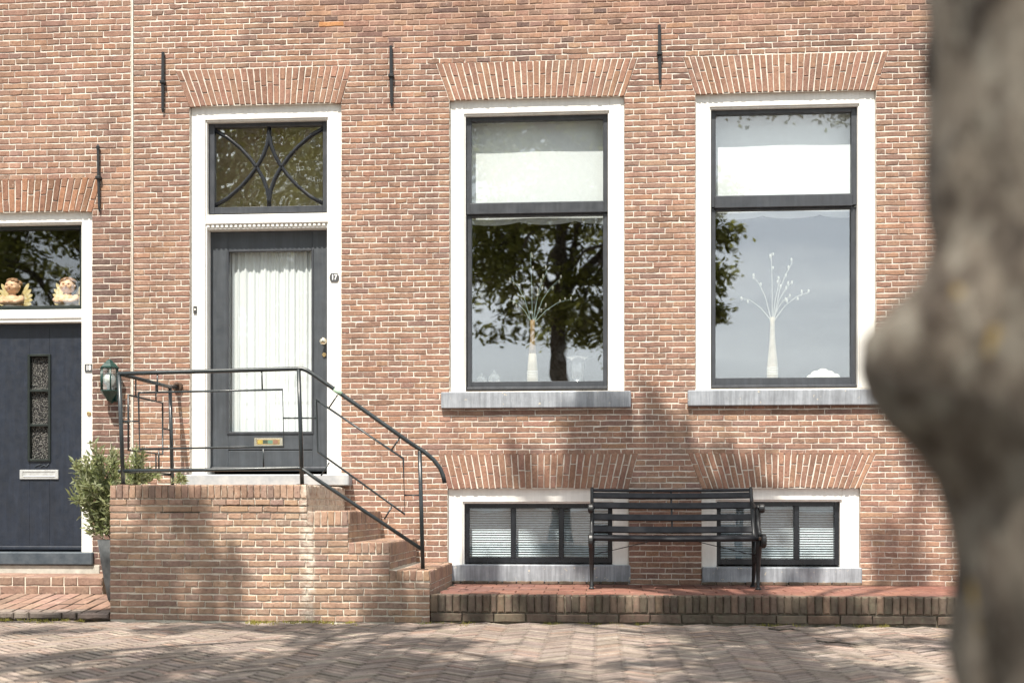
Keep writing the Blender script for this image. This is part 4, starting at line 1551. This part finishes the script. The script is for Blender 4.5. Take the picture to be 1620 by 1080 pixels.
for xx in (BX0, BX1):
    e = empty('bench_end', (xx, -.42, Z_TERR), bench)
    def pipe(nm, pl, r):
        mb = MB(); mb.tube([(xx, a, c_) for a, c_ in pl], r, 8); mb.build(nm, M['iron'], e)
    pipe('back_upright', [(-.345, .56)] + back + [(-.118, .948)], [.017, .017, .016, .015, .014, .015, .010])
    pipe('seat_support', [(-.68, .568)] + seat, .014)
    pipe('front_leg', [(-.635, .565), (-.60, .50), (-.575, .42), (-.56, .30), (-.56, .22), (-.57, Z_TERR + .004)], [.020, .024, .020, .015, .012, .017])
    pipe('rear_leg', [(-.34, .56), (-.36, .47), (-.34, .38), (-.30, .28), (-.27, .22), (-.255, Z_TERR + .004)], [.020, .023, .019, .015, .012, .017])
    pipe('leg_brace', [(-.59, .47), (-.52, .43), (-.45, .455), (-.39, .43), (-.35, .42)], .010)
    pipe('leg_web', [(-.60, .53), (-.53, .50), (-.46, .44), (-.40, .38), (-.335, .36)], .008)
    pipe('arm_rest', [(-.175, .835), (-.26, .815), (-.36, .79), (-.47, .785), (-.56, .80), (-.60, .79)], [.013, .014, .014, .014, .015, .012])
    pipe('arm_support', [(-.58, .785), (-.55, .73), (-.575, .66), (-.64, .62), (-.665, .585)], [.013, .012, .012, .014, .014])
    mb = MB(); disc_x(mb, xx + (.022 if xx == BX1 else -.006), -.59, .785, .034, .020); mb.build('arm_scroll', M['iron'], e)
    mb = MB(); disc_x(mb, xx + (.026 if xx == BX1 else -.006), -.665, .550, .052, .018); mb.build('seat_scroll', M['iron'], e)
    for fy in (-.57, -.255):
        mb = MB(); mb.lathe([(.022, 0), (.022, .008), (.012, .018)], (xx, fy, Z_TERR), 10); mb.build('foot', M['iron'], e)
    mb = MB(); mb.box(xx - .011, xx + .011, -.692, -.678, .556, .578, bev=.002); mb.build('bolt', M['rust'], e)
for sgn, x0 in ((1, BX0), (-1, BX1)):
    mb = MB(); mb.tube([(x0, -.42, .435), (x0 + sgn * .42, -.45, .535)], .003, 6); mb.build('tie_rod', M['iron'], bench)


# ------------------------------------------------------------------ wall anchors and the lantern
def anchor(pxt, pxb, pyt, pyb, label, tip=False):
    a, c_ = P(pxt, pyt, -.02), P(pxb, pyb, -.02)
    root = empty('wall_anchor', (c_.x, -.01, c_.z), None, label, 'wall anchor', 'black iron wall anchors')
    mb = MB()
    if tip: mb.tube([a, a.lerp(c_, .04), a.lerp(c_, .10), a.lerp(c_, .5), a.lerp(c_, .93), c_], [.002, .016, .011, .012, .010, .004], 6, smooth=False)
    else: mb.tube([a, a.lerp(c_, .5), a.lerp(c_, .95), c_], [.013, .015, .012, .006], 6, smooth=False)
    mb.build('bar', M['iron'], root)
    k = a.lerp(c_, .5)
    mb = MB(); mb.box(k.x - .022, k.x + .022, -.045, .004, k.z - .016, k.z + .016, bev=.008); mb.build('wedge', M['iron'], root)
    mb = MB(); mb.tube([(k.x, -.02, k.z), (k.x, .02, k.z)], .012, 8); mb.build('pin', M['iron'], root)


anchor(258, 257.5, 83, 178, 'iron wall anchor left of the arch over the front door')
anchor(618.5, 619.5, 73, 168, 'iron wall anchor between the door arch and the left tall window')
anchor(1043, 1044, 40, 132, 'iron wall anchor between the two tall windows')
anchor(155, 157, 228, 335, 'iron wall anchor with spear tip above the lantern', True)

lc = P(173, 600, -.095)
lz = lambda py: Z(py, -.095, 174)
lant = empty('wall_lantern', (lc.x, 0, lz(637)), None, 'dark green wall lantern with round bulb beside the navy door', 'lantern')
lr = .068
mb = MB(); mb.lathe([(lr * 1.16, lz(583)), (lr * 1.18, lz(581)), (lr * 1.05, lz(580)), (lr * .72, lz(575)), (lr * .5, lz(573.5)), (lr * .42, lz(571)), (lr * .2, lz(569)), (.004, lz(568))], (lc.x, lc.y, 0), 6, smooth=False)
mb.build('roof', M['green'], lant)
mb = MB(); mb.lathe([(lr * .25, lz(634)), (lr * .45, lz(630)), (lr * .95, lz(621)), (lr * 1.1, lz(619)), (lr * 1.1, lz(617.5)), (lr * .9, lz(617))], (lc.x, lc.y, 0), 6, smooth=False)
mb.build('base', M['green'], lant)
for k in range(6):
    a = math.pi / 3 * k
    px_, py_ = lc.x + lr * math.cos(a), lc.y + lr * math.sin(a)
    mb = MB(); mb.tube([(px_, py_, lz(618)), (px_, py_, lz(583))], .0065, 6); mb.build('corner_post', M['green'], lant)
    a2 = a + math.pi / 3
    qx, qy = lc.x + lr * math.cos(a2), lc.y + lr * math.sin(a2)
    mb = MB(); mb.add([(px_, py_, lz(618)), (qx, qy, lz(618)), (qx, qy, lz(583)), (px_, py_, lz(583))], [(0, 1, 2, 3)]); mb.build('pane', M['lamp_glass'], lant)
mb = MB(); zc = lz(600)
mb.lathe([(.016, lz(617) - zc), (.018, -.055), (.03, -.045), (.046, -.02), (.050, .004), (.044, .028), (.026, .046), (.002, .052)], (lc.x, lc.y, zc), 18); mb.build('bulb', M['bulb'], lant)
mb = MB(); mb.box(lc.x - .03, lc.x + .03, -.016, .0, lz(634), lz(612), bev=.004); mb.build('back_plate', M['green'], lant)
mb = MB(); mb.tube([(lc.x, -.012, lz(630)), (lc.x, -.05, lz(635)), (lc.x, lc.y, lz(632))], .012, 8); mb.build('arm', M['green'], lant)

# ------------------------------------------------------------------ things on the window boards


def vase(px, gl_, hpx, tall, wood, label):
    y = .25
    c_ = P(px, 600, y)
    z = gl_[2] - .012
    h = hpx / 200 * 1.02
    root = empty('vase', (c_.x, y, z), None, label, 'vase', 'slender vases with twigs')
    mb = MB()
    mb.lathe([(.030, 0), (.042, .003), (.045, .10 * h), (.044, .16 * h), (.039, .30 * h), (.030, .48 * h)] + ([] if wood else [(.022, .66 * h), (.018, .86 * h), (.019, h), (.014, h)]), (c_.x, y, z), 24)
    mb.build('body', M['vase'], root)
    if wood:
        mb = MB(); mb.lathe([(.030, .48 * h), (.023, .64 * h), (.019, .84 * h), (.020, h), (.014, h)], (c_.x, y, z), 24)
        mb.build('neck', M['wood'], root)
    for k in range(5):
        mb = MB(); zz = z + h * (.10 + .025 * k)
        mb.lathe([(.0445, 0), (.0462, .003), (.0445, .006)], (c_.x, y, zz), 24); mb.build('band', M['porcelain'], root)
    rr = random.Random(int(px))
    tw = MB(); buds = []
    top = z + h - .01
    specs = [(-.02, .50), (-.20, .40), (-.27, .20), (.06, .30), (.14, .42), (.24, .34), (.29, .22), (.16, .14)]
    for dx, dz in specs:
        dz *= tall * rr.uniform(.75, 1.15)
        dx *= rr.uniform(.6, 1.15)
        k = rr.uniform(-.03, .03)
        y2 = rr.uniform(-.06, .06)
        a = Vector((c_.x, y, top - .06)); b_ = Vector((c_.x + dx * .35, y + y2 * .4, top + dz * .5)); e = Vector((c_.x + dx, y + y2, top + dz))
        pts = [a, Vector((c_.x + dx * .08, y, top)), b_, b_.lerp(e, .5) + Vector((0, 0, .02)), e]
        tw.tube(pts, [.0034, .0034, .0027, .002, .0014], 6)
        for t_ in (.55, .8, 1.0):
            p = b_.lerp(e, t_) + Vector((rr.uniform(-.02, .02), rr.uniform(-.02, .02), rr.uniform(-.01, .03)))
            tw.tube([b_.lerp(e, t_ - .1), p], .0011, 5)
            buds.append(p)
    tw.build('twigs', M['teal_twig'] if wood else M['bud'], root)
    for p in buds:
        mb = MB(); mb.ellipsoid(p, (.008, .008, rr.uniform(.012, .02)), 8, 5); mb.build('bud', M['bud'], root)


vase(842.5, GLL, 103, 1.0, True, 'slender vase with wooden neck and twigs in the left tall window')
vase(1222, GRL, 100, 1.05, False, 'slender cream vase with white budding twigs in the right tall window')
c_ = P(914, 600, .25); z = GLL[2] - .012
root = empty('silver_urn', (c_.x, .25, z), None, 'silver urn with flared rim on the left window board', 'urn')
mb = MB(); mb.lathe([(.05, 0), (.07, .004), (.072, .02), (.05, .03), (.055, .05), (.064, .10), (.060, .15), (.066, .185)], (c_.x, .25, z), 24); mb.build('body', M['silver'], root)
mb = MB(); mb.lathe([(.066, .185), (.085, .205), (.118, .215), (.116, .219), (.08, .211)], (c_.x, .25, z), 24); mb.build('rim', M['silver'], root)
for px_, r_, lb in ((762, .045, 'small clear glass ornament at the left end of the window board'), (782, .055, 'round clear glass ornament with knob on the left window board')):
    c_ = P(px_, 600, .22)
    root = empty('glass_ornament', (c_.x, .22, z), None, lb, 'ornament')
    mb = MB(); mb.lathe([(.02, 0), (r_ * .7, .006), (r_, r_ * .7), (r_ * .9, r_ * 1.2), (r_ * .4, r_ * 1.7), (.006, r_ * 1.8)], (c_.x, .22, z), 20); mb.build('bowl', M['clear'], root)
    mb = MB(); mb.lathe([(.006, r_ * 1.75), (.012, r_ * 1.95), (.004, r_ * 2.2)], (c_.x, .22, z), 12); mb.build('knob', M['clear'], root)
c_ = P(1302, 596, .22); z = GRL[2] - .012
mb = MB()
for dx, r_ in ((-.10, .03), (-.055, .05), (0, .062), (.05, .05), (.10, .035)):
    mb.ellipsoid((c_.x + dx, .22, z + r_ * .55), (r_, .025, r_), 14, 8)
mb.v = [(a, b_, max(z, c2)) for a, b_, c2 in mb.v]
mb.build('cloud_ornament', M['porcelain'], None, label='white cloud shaped ornament at the right window corner', cat='ornament')

# ------------------------------------------------------------------ potted olive
pc = P(184, 930, -.80)
pz = for_slope(-.8) + .006
pot_h = Z(853, -.80, 170) - pz
plant = empty('potted_olive', (pc.x, -.80, pz), None, 'young olive shrub in tapered grey pot beside the stoop', 'potted plant')
mb = MB()
mb.lathe([(.052, 0), (.060, .01), (.085, .3 * pot_h), (.112, .65 * pot_h), (.135, pot_h), (.122, pot_h), (.115, pot_h - .03), (.001, pot_h - .03)], (pc.x, -.80, pz), 24)
mb.build('pot', M['pot'], plant)
mb = MB(); mb.lathe([(.112, 0), (.09, .012), (.001, .016)], (pc.x, -.80, pz + pot_h - .034), 20); mb.build('soil', M['soil'], plant)
stem = MB(); lf = MB()
rr = random.Random(9)
ztop = pz + pot_h


def olive_leaf(p, d, ln):
    d = d.normalized()
    s = d.cross(Vector((rr.uniform(-1, 1), rr.uniform(-1, 1), rr.uniform(-1, 1)))).normalized()
    up = d.cross(s)
    w = ln * .15
    k = rr.uniform(.7, 1.35)
    col = (k, k * rr.uniform(.95, 1.08), k * rr.uniform(.8, 1.2))
    lf.add([p, p + d * ln * .45 + s * w + up * .003, p + d * ln, p + d * ln * .45 - s * w + up * .003], [(0, 1, 2, 3)], col)


def twig(p, d, ln, r, depth):
    pts = [p]
    n = 5
    for k in range(n):
        d = (d + Vector((rr.gauss(0, .14), rr.gauss(0, .12), rr.gauss(0, .12) + (.05 if depth else -.03)))).normalized()
        pts.append(pts[-1] + d * ln / n)
    stem.tube(pts, [r * (1 - .13 * i) for i in range(n + 1)], 5)
    for i in range(1, n + 1):
        q = pts[i]
        for _ in range(3 if depth < 2 else 4):
            dd = d + Vector((rr.gauss(0, .6), rr.gauss(0, .6), rr.gauss(0, .6)))
            olive_leaf(q + Vector((rr.gauss(0, .012), rr.gauss(0, .012), rr.gauss(0, .012))), dd, rr.uniform(.04, .075))
        if depth < 2 and i >= 1:
            for _ in range(2 if rr.random() < .7 else 1):
                dd = d + Vector((rr.gauss(0, .75), rr.gauss(0, .6), rr.gauss(.1, .4)))
                twig(q, dd.normalized(), ln * rr.uniform(.35, .6), r * .55, depth + 1)


for dx, dz, ln in ((-.45, .8, .42), (-.15, 1, .46), (.35, .95, .44), (.7, .8, .46), (-.55, .85, .36), (.1, 1, .34), (.95, .9, .42)):
    twig(Vector((pc.x + dx * .03, -.80 + rr.uniform(-.02, .02), ztop - .03)), Vector((dx, rr.uniform(-.25, .25), dz)).normalized(), ln * .98, .007, 0 if ln > .4 else 1)
twig(Vector((pc.x - .05, -.85, ztop)), Vector((-.9, -.2, .35)), .18, .004, 2)
mkeep = [i for i in range(0, len(lf.v), 4) if not (lf.v[i][0] > sx[0] - .02 and lf.v[i][2] < sz[0] + .02)]
l2 = MB()
for i in mkeep: l2.add(lf.v[i:i + 4], [(0, 1, 2, 3)], lf.c[i])
stem.build('stems', M['olive_stem'], plant)
l2.build('foliage', M['olive'], plant)

# ------------------------------------------------------------------ trees on the street: the near trunk, its neighbour, and the row mirrored in the glass


def tree(name, base, trunk_fn, limbs, blobs, leaf_n, leaf_s, label, seed, group):
    rr = random.Random(seed)
    root = empty(name, base, None, label, 'tree', group)
    mb = trunk_fn()
    for pts, rs in limbs: mb.tube(pts, rs, 9)
    # side branches towards each clump of leaves
    ends = [Vector(l[0][-1]) for l in limbs] + [Vector(l[0][len(l[0]) // 2]) for l in limbs]
    for c_, r_ in blobs:
        c_ = Vector(c_)
        e = min(ends, key=lambda q: (q - c_).length)
        mid = e.lerp(c_, .55) + Vector((rr.gauss(0, .15), rr.gauss(0, .15), rr.gauss(.1, .15)))
        mb.tube([e, mid, c_], [.05, .035, .015], 6)
        for _ in range(4):
            d = Vector((rr.gauss(0, 1), rr.gauss(0, 1), rr.gauss(0, .6))).normalized()
            mb.tube([mid.lerp(c_, rr.random()), c_ + Vector((d.x * r_[0], d.y * r_[1], d.z * r_[2])) * .8], [.018, .006], 5)
    mb.build('trunk', M['bark'], root)
    lf = MB()
    tot = sum(r_[0] * r_[1] for _, r_ in blobs)
    for c_, r_ in blobs:
        n = int(leaf_n * r_[0] * r_[1] / tot)
        sg = (.24 if r_[0] > .55 else .19) * r_[0]
        # leaves gather in small clusters so that gaps stay open
        ncl = max(4, n // 22)
        for _ in range(ncl):
            while True:
                d = Vector((rr.uniform(-1, 1), rr.uniform(-1, 1), rr.uniform(-1, 1)))
                if d.length < 1 and (d.length > .45 or rr.random() < .4): break
            cc = Vector(c_) + Vector((d.x * r_[0], d.y * r_[1], d.z * r_[2]))
            k0 = rr.uniform(.75, 1.25)
            for _ in range(22):
                p = cc + Vector((rr.gauss(0, sg), rr.gauss(0, sg), rr.gauss(0, sg * .6)))
                a = Vector((rr.gauss(0, 1), rr.gauss(0, 1), rr.gauss(-.4, .6))).normalized()
                s = a.cross(Vector((rr.gauss(0, .5), rr.gauss(0, .5), 1))).normalized()
                l_ = leaf_s * rr.uniform(.7, 1.25)
                k = k0 * rr.uniform(.8, 1.2)
                lf.add([p, p + a * l_ * .5 + s * l_ * .33, p + a * l_, p + a * l_ * .5 - s * l_ * .33], [(0, 1, 2, 3)], (k, k, k * rr.uniform(.7, 1.1)))
    lf.build('crown', M['leaf'], root)
    return root


def ell(c_, r_, n, seed, k=.45, keep=None):
    """clumps spread through an ellipsoid"""
    rr = random.Random(seed)
    out_ = []
    while len(out_) < n:
        d = Vector((rr.uniform(-1, 1), rr.uniform(-1, 1), rr.uniform(-1, 1)))
        if d.length > 1: continue
        p = (c_[0] + d.x * r_[0], c_[1] + d.y * r_[1], c_[2] + d.z * r_[2])
        if keep and not keep(p): continue
        s = rr.uniform(.7, 1.2) * k
        out_.append((p, (s * 1.3, s * 1.1, s * .8)))
    return out_


# near trunk: its left edge runs from photo column 1468 (top) to 1514 (bottom), with a burl at row 560
TDIST = 1.3
NEAR_R = .25


def near_pt(px, t):
    return CAM + RT * ((px - CX) / F_PX * t) + FW * t


view = (near_pt(1495, TDIST) - CAM).normalized()
side = Vector((view.y, -view.x, 0))
NEAR = near_pt(1531, TDIST) + side * NEAR_R
NEAR.z = 0


def near_trunk():
    mb = MB()
    n, zs = 48, []
    z = -.02
    while z < 5.6:
        zs.append(z)
        z += .03 if .5 < z < 1.6 else .12
    ba = math.atan2(-side.y, -side.x)
    vs, fs = [], []
    for z in zs:
        lean = -side * (.078 * max(0, z - .55) / .9 if z < 2 else .126 + (z - 2) * .03)
        r0 = NEAR_R * (1.0 + .55 * math.exp(-max(z, 0) / .12) - .035 * z)
        for k in range(n):
            a = 2 * math.pi * k / n
            da = (a - ba + math.pi) % (2 * math.pi) - math.pi
            zz = (z - (CAM_H + (HOR - 580) / F_PX * TDIST)) / TDIST * F_PX
            bl = 110 / F_PX * TDIST * math.exp(-abs(zz / (112 if zz > 0 else 132)) ** 3.4) * math.exp(-(da / .75) ** 2)
            bl *= 1 + .18 * noise.noise(Vector((a * 3, z * 12, 2.0)))
            r_ = r0 + bl + .026 * noise.noise(Vector((math.cos(a) * 2.2, math.sin(a) * 2.2, z * 2.5))) + .012 * noise.noise(Vector((math.cos(a) * 9, math.sin(a) * 9, z * 14))) + .010 * noise.noise(Vector((math.cos(a) * 6, math.sin(a) * 6, z * 9)))
            vs.append((NEAR.x + lean.x + r_ * math.cos(a), NEAR.y + lean.y + r_ * math.sin(a), z))
    for i in range(len(zs) - 1):
        for k in range(n): fs.append((i * n + k, i * n + (k + 1) % n, (i + 1) * n + (k + 1) % n, (i + 1) * n + k))
    mb.add(vs, fs, None, True)
    return mb


def limbset(top, dirs, r, seed):
    rr = random.Random(seed)
    out_ = []
    for d in dirs:
        d = Vector(d)
        pts = [Vector(top) - Vector((0, 0, .3))]
        for k in range(4):
            pts.append(Vector(top) + d * (k + 1) / 4 + Vector((rr.gauss(0, .1), rr.gauss(0, .1), rr.gauss(0, .08))))
        out_.append((pts, [r * f for f in (1, .8, .6, .42, .2)]))
    return out_


SLOPE = math.tan(SUN_EL) / math.cos(SUN_AZ)
TANA = math.tan(SUN_AZ)


def ground_pt(px, py):
    v = RT * ((px - CX) / F_PX) + FW + Vector((0, 0, (HOR - py) / F_PX))
    return CAM + v * (-CAM_H / v.z)


def clumps(spots, seed, r, dmin, dmax):
    """leaf clumps up in the crown, where the sun throws their shade on the given spots"""
    rr = random.Random(seed)
    out_ = []
    for p, k in spots:
        d = max(rr.uniform(dmin, dmax) + p.y, 6.35 / SLOPE - p.z / SLOPE)
        c_ = p + sun_dir * (d / -sun_dir.y)
        s_ = r * k * rr.uniform(.85, 1.15)
        out_.append((tuple(c_), (s_ * 1.25, s_ * 1.0, s_ * .8)))
    return out_


SHADE_WALL = [((900, 690), .6), ((955, 712), .65), ((1012, 695), .65), ((1065, 725), .7), ((985, 735), .6), ((1030, 850), 1.1), ((965, 880), 1.0), ((1100, 870), 1.0),
              ((1060, 790), .9), ((1170, 850), .9), ((1165, 770), .6), ((900, 830), .7), ((1250, 905), .6), ((1440, 880), .6), ((1475, 735), .5), ((860, 770), .5), ((770, 905), .5)]
SHADE_STOOP = [((300, 835), .55), ((345, 905), .65), ((265, 795), .4), ((205, 930), .8), ((250, 965), .8), ((600, 935), .7), ((650, 975), .8), ((330, 980), .5)] + [((p_, 955), .75) for p_ in range(760, 1500, 95)]
SHADE_STREET = [((40, 1040), 1), ((170, 1062), 1), ((300, 1042), 1), ((430, 1062), .9), ((560, 1035), 1), ((655, 1018), 1), ((680, 1060), 1), ((610, 992), .7), ((470, 990), .7), ((290, 994), .7),
                ((90, 996), .7), ((1110, 998), .9), ((1160, 1025), 1.1), ((1210, 1050), 1.1), ((1260, 1074), 1), ((1185, 990), .8), ((1255, 1010), 1), ((1315, 1062), .8), ((1460, 1015), .7), ((1000, 1050), .32), ((880, 1050), .32)]
spots = [(P(a, c_, 0), k) for (a, c_), k in SHADE_WALL]
cl = clumps(spots, 5, .31, 4.6, 5.6) + clumps([(P(a, c_, FY), k) for (a, c_), k in SHADE_STOOP], 6, .23, 5.0, 6.2) + clumps([(ground_pt(a, c_), k) for (a, c_), k in SHADE_STREET], 7, .40, 6.0, 7.6)
rr = random.Random(8)
for _ in range(26): cl.append(((rr.uniform(-8, 4.5), rr.uniform(-10.4, -8.8), rr.uniform(6.9, 9.2)), (.7, .6, .45)))
near_cl = [c_ for c_ in cl if c_[0][0] > -2.7]
next_cl = [c_ for c_ in cl if c_[0][0] <= -2.7]
topn = (NEAR.x - side.x * .18, NEAR.y - side.y * .18, 5.5)
tree('street_tree', (NEAR.x, NEAR.y, 0), near_trunk, limbset(topn, [(-3.4, 1.0, 2.3), (2.6, .8, 2.4), (-.6, 1.8, 2.6), (.6, -1.6, 2.8), (-1.6, -.9, 3)], .13, 3),
     near_cl, 30000, .10, 'thick mossy trunk with a burl, close at the right edge', 31, 'street trees')


def simple_trunk(x, y, h, r):
    def fn():
        mb = MB()
        pts = [(x + .05 * math.sin(k * .9), y + .04 * math.cos(k * 1.3), h * k / 8 - .02) for k in range(9)]
        mb.tube(pts, [r * (1.35 if k == 0 else 1 - .035 * k) for k in range(9)], 14)
        return mb
    return fn


N2 = (-5.45, -7.6)
tree('street_tree', (N2[0], N2[1], 0), simple_trunk(N2[0], N2[1], 5.6, .2), limbset((N2[0], N2[1], 5.5), [(-2.4, .6, 2.2), (2.6, 1.0, 2.4), (.2, 1.8, 2.5), (0, -1.5, 2.6)], .12, 4),
     next_cl, 15000, .10, 'leafy street tree opposite number 18, its shade dappling the stoop', 32, 'street trees')
far = [((-.95, -19.2), (-.6, -19, 8.4), (3.7, 3.0, 3.9), 'tree mirrored with its dark trunk in the left tall window', 41),
       ((-8.3, -19.4), (-8.2, -19.2, 8.0), (3.9, 3.0, 4.2), 'tree mirrored in the front door glass and fanlight', 42),
       ((-15.6, -19.0), (-15.0, -19, 7.6), (4.2, 3.0, 4.4), 'tree mirrored in the fanlight of number 18', 43)]
for (x, y), c_, r_, lab, sd in far:
    bl = ell(c_, r_, 105, sd, .60)
    if sd == 41: bl += [((2.65, -19, 5.5), (.5, .5, .4)), ((2.45, -19.2, 6.3), (.7, .6, .5)), ((2.6, -18.9, 7.2), (.6, .6, .5)), ((2.3, -19, 8.0), (.7, .6, .5))] * 3
    tree('street_tree', (x, y, 0), simple_trunk(x, y, 8.2, .23), limbset((x, y, 6.0), [(-2.6, .4, 2.4), (2.4, .5, 2.2), (.3, 1.6, 3.4), (-.4, -1.5, 3.2), (.9, .2, 4)], .085, sd),
         bl, 38000, .155, lab, sd, 'street trees')

# ------------------------------------------------------------------ moss, litter and twigs on the street
rr = random.Random(77)
mb = MB()
for _ in range(330):
    if rr.random() < .62: x, y = rr.uniform(-5.2, sx[-1]), FY - .012 - abs(rr.gauss(0, .10))
    else: x, y = rr.uniform(sx[-1], 3.2), FY - .02 - abs(rr.gauss(0, .09))
    if noise.noise(Vector((x * 2.2, 1.3, 0))) < -.02: continue
    for _ in range(9):
        px_, py_ = x + rr.gauss(0, .014), min(FY - .01, y + rr.gauss(0, .010))
        a = rr.uniform(0, 6.3)
        h_ = rr.uniform(.003, .018)
        k = rr.uniform(.6, 1.3)
        w = .004
        mb.add([(px_ - w * math.cos(a), py_ - w * math.sin(a), -.010), (px_ + w * math.cos(a), py_ + w * math.sin(a), -.010),
                (px_ + rr.gauss(0, .012), py_ + rr.gauss(0, .012), h_)], [(0, 1, 2)], (k, k, k * .8))
mb.build('moss', M['grass'], None, kind='stuff', label='yellow green moss and weeds along the foot of the stoop', cat='moss')
mb = MB()
for _ in range(260):
    x, y = rr.uniform(-5, 3), FY - .015 - abs(rr.gauss(0, .14))
    a = rr.uniform(0, 6.3); l_ = rr.uniform(.006, .018)
    k = rr.uniform(.6, 1.3)
    mb.add([(x, y, 0), (x + l_ * math.cos(a), y + l_ * math.sin(a), .003), (x + l_ * 1.3 * math.cos(a + .8), y + l_ * 1.3 * math.sin(a + .8), .004)], [(0, 1, 2)], (k, k, k))
mb.build('leaf_litter', M['litter'], None, kind='stuff', label='dry crumbs of leaves scattered along the kerb', cat='litter')


for k, (pl, lab) in enumerate(([[(1216, 995), (1232, 997), (1250, 995), (1266, 998)], 'dark twig lying nearest the kerb'],
                               [[(1292, 1014), (1310, 1017), (1328, 1017), (1358, 1021)], 'longer dark twig lying farther from the kerb'])):
    mb = MB(); pts = [ground_pt(*p) + Vector((0, 0, .006)) for p in pl]
    mb.tube(pts, [.005, .006, .005, .003], 6)
    mb.tube([pts[1], pts[1] + Vector((.05, -.05, .012))], [.004, .002], 5)
    mb.build('twig', M['bark'], None, label=lab, cat='twig', group='fallen twigs')
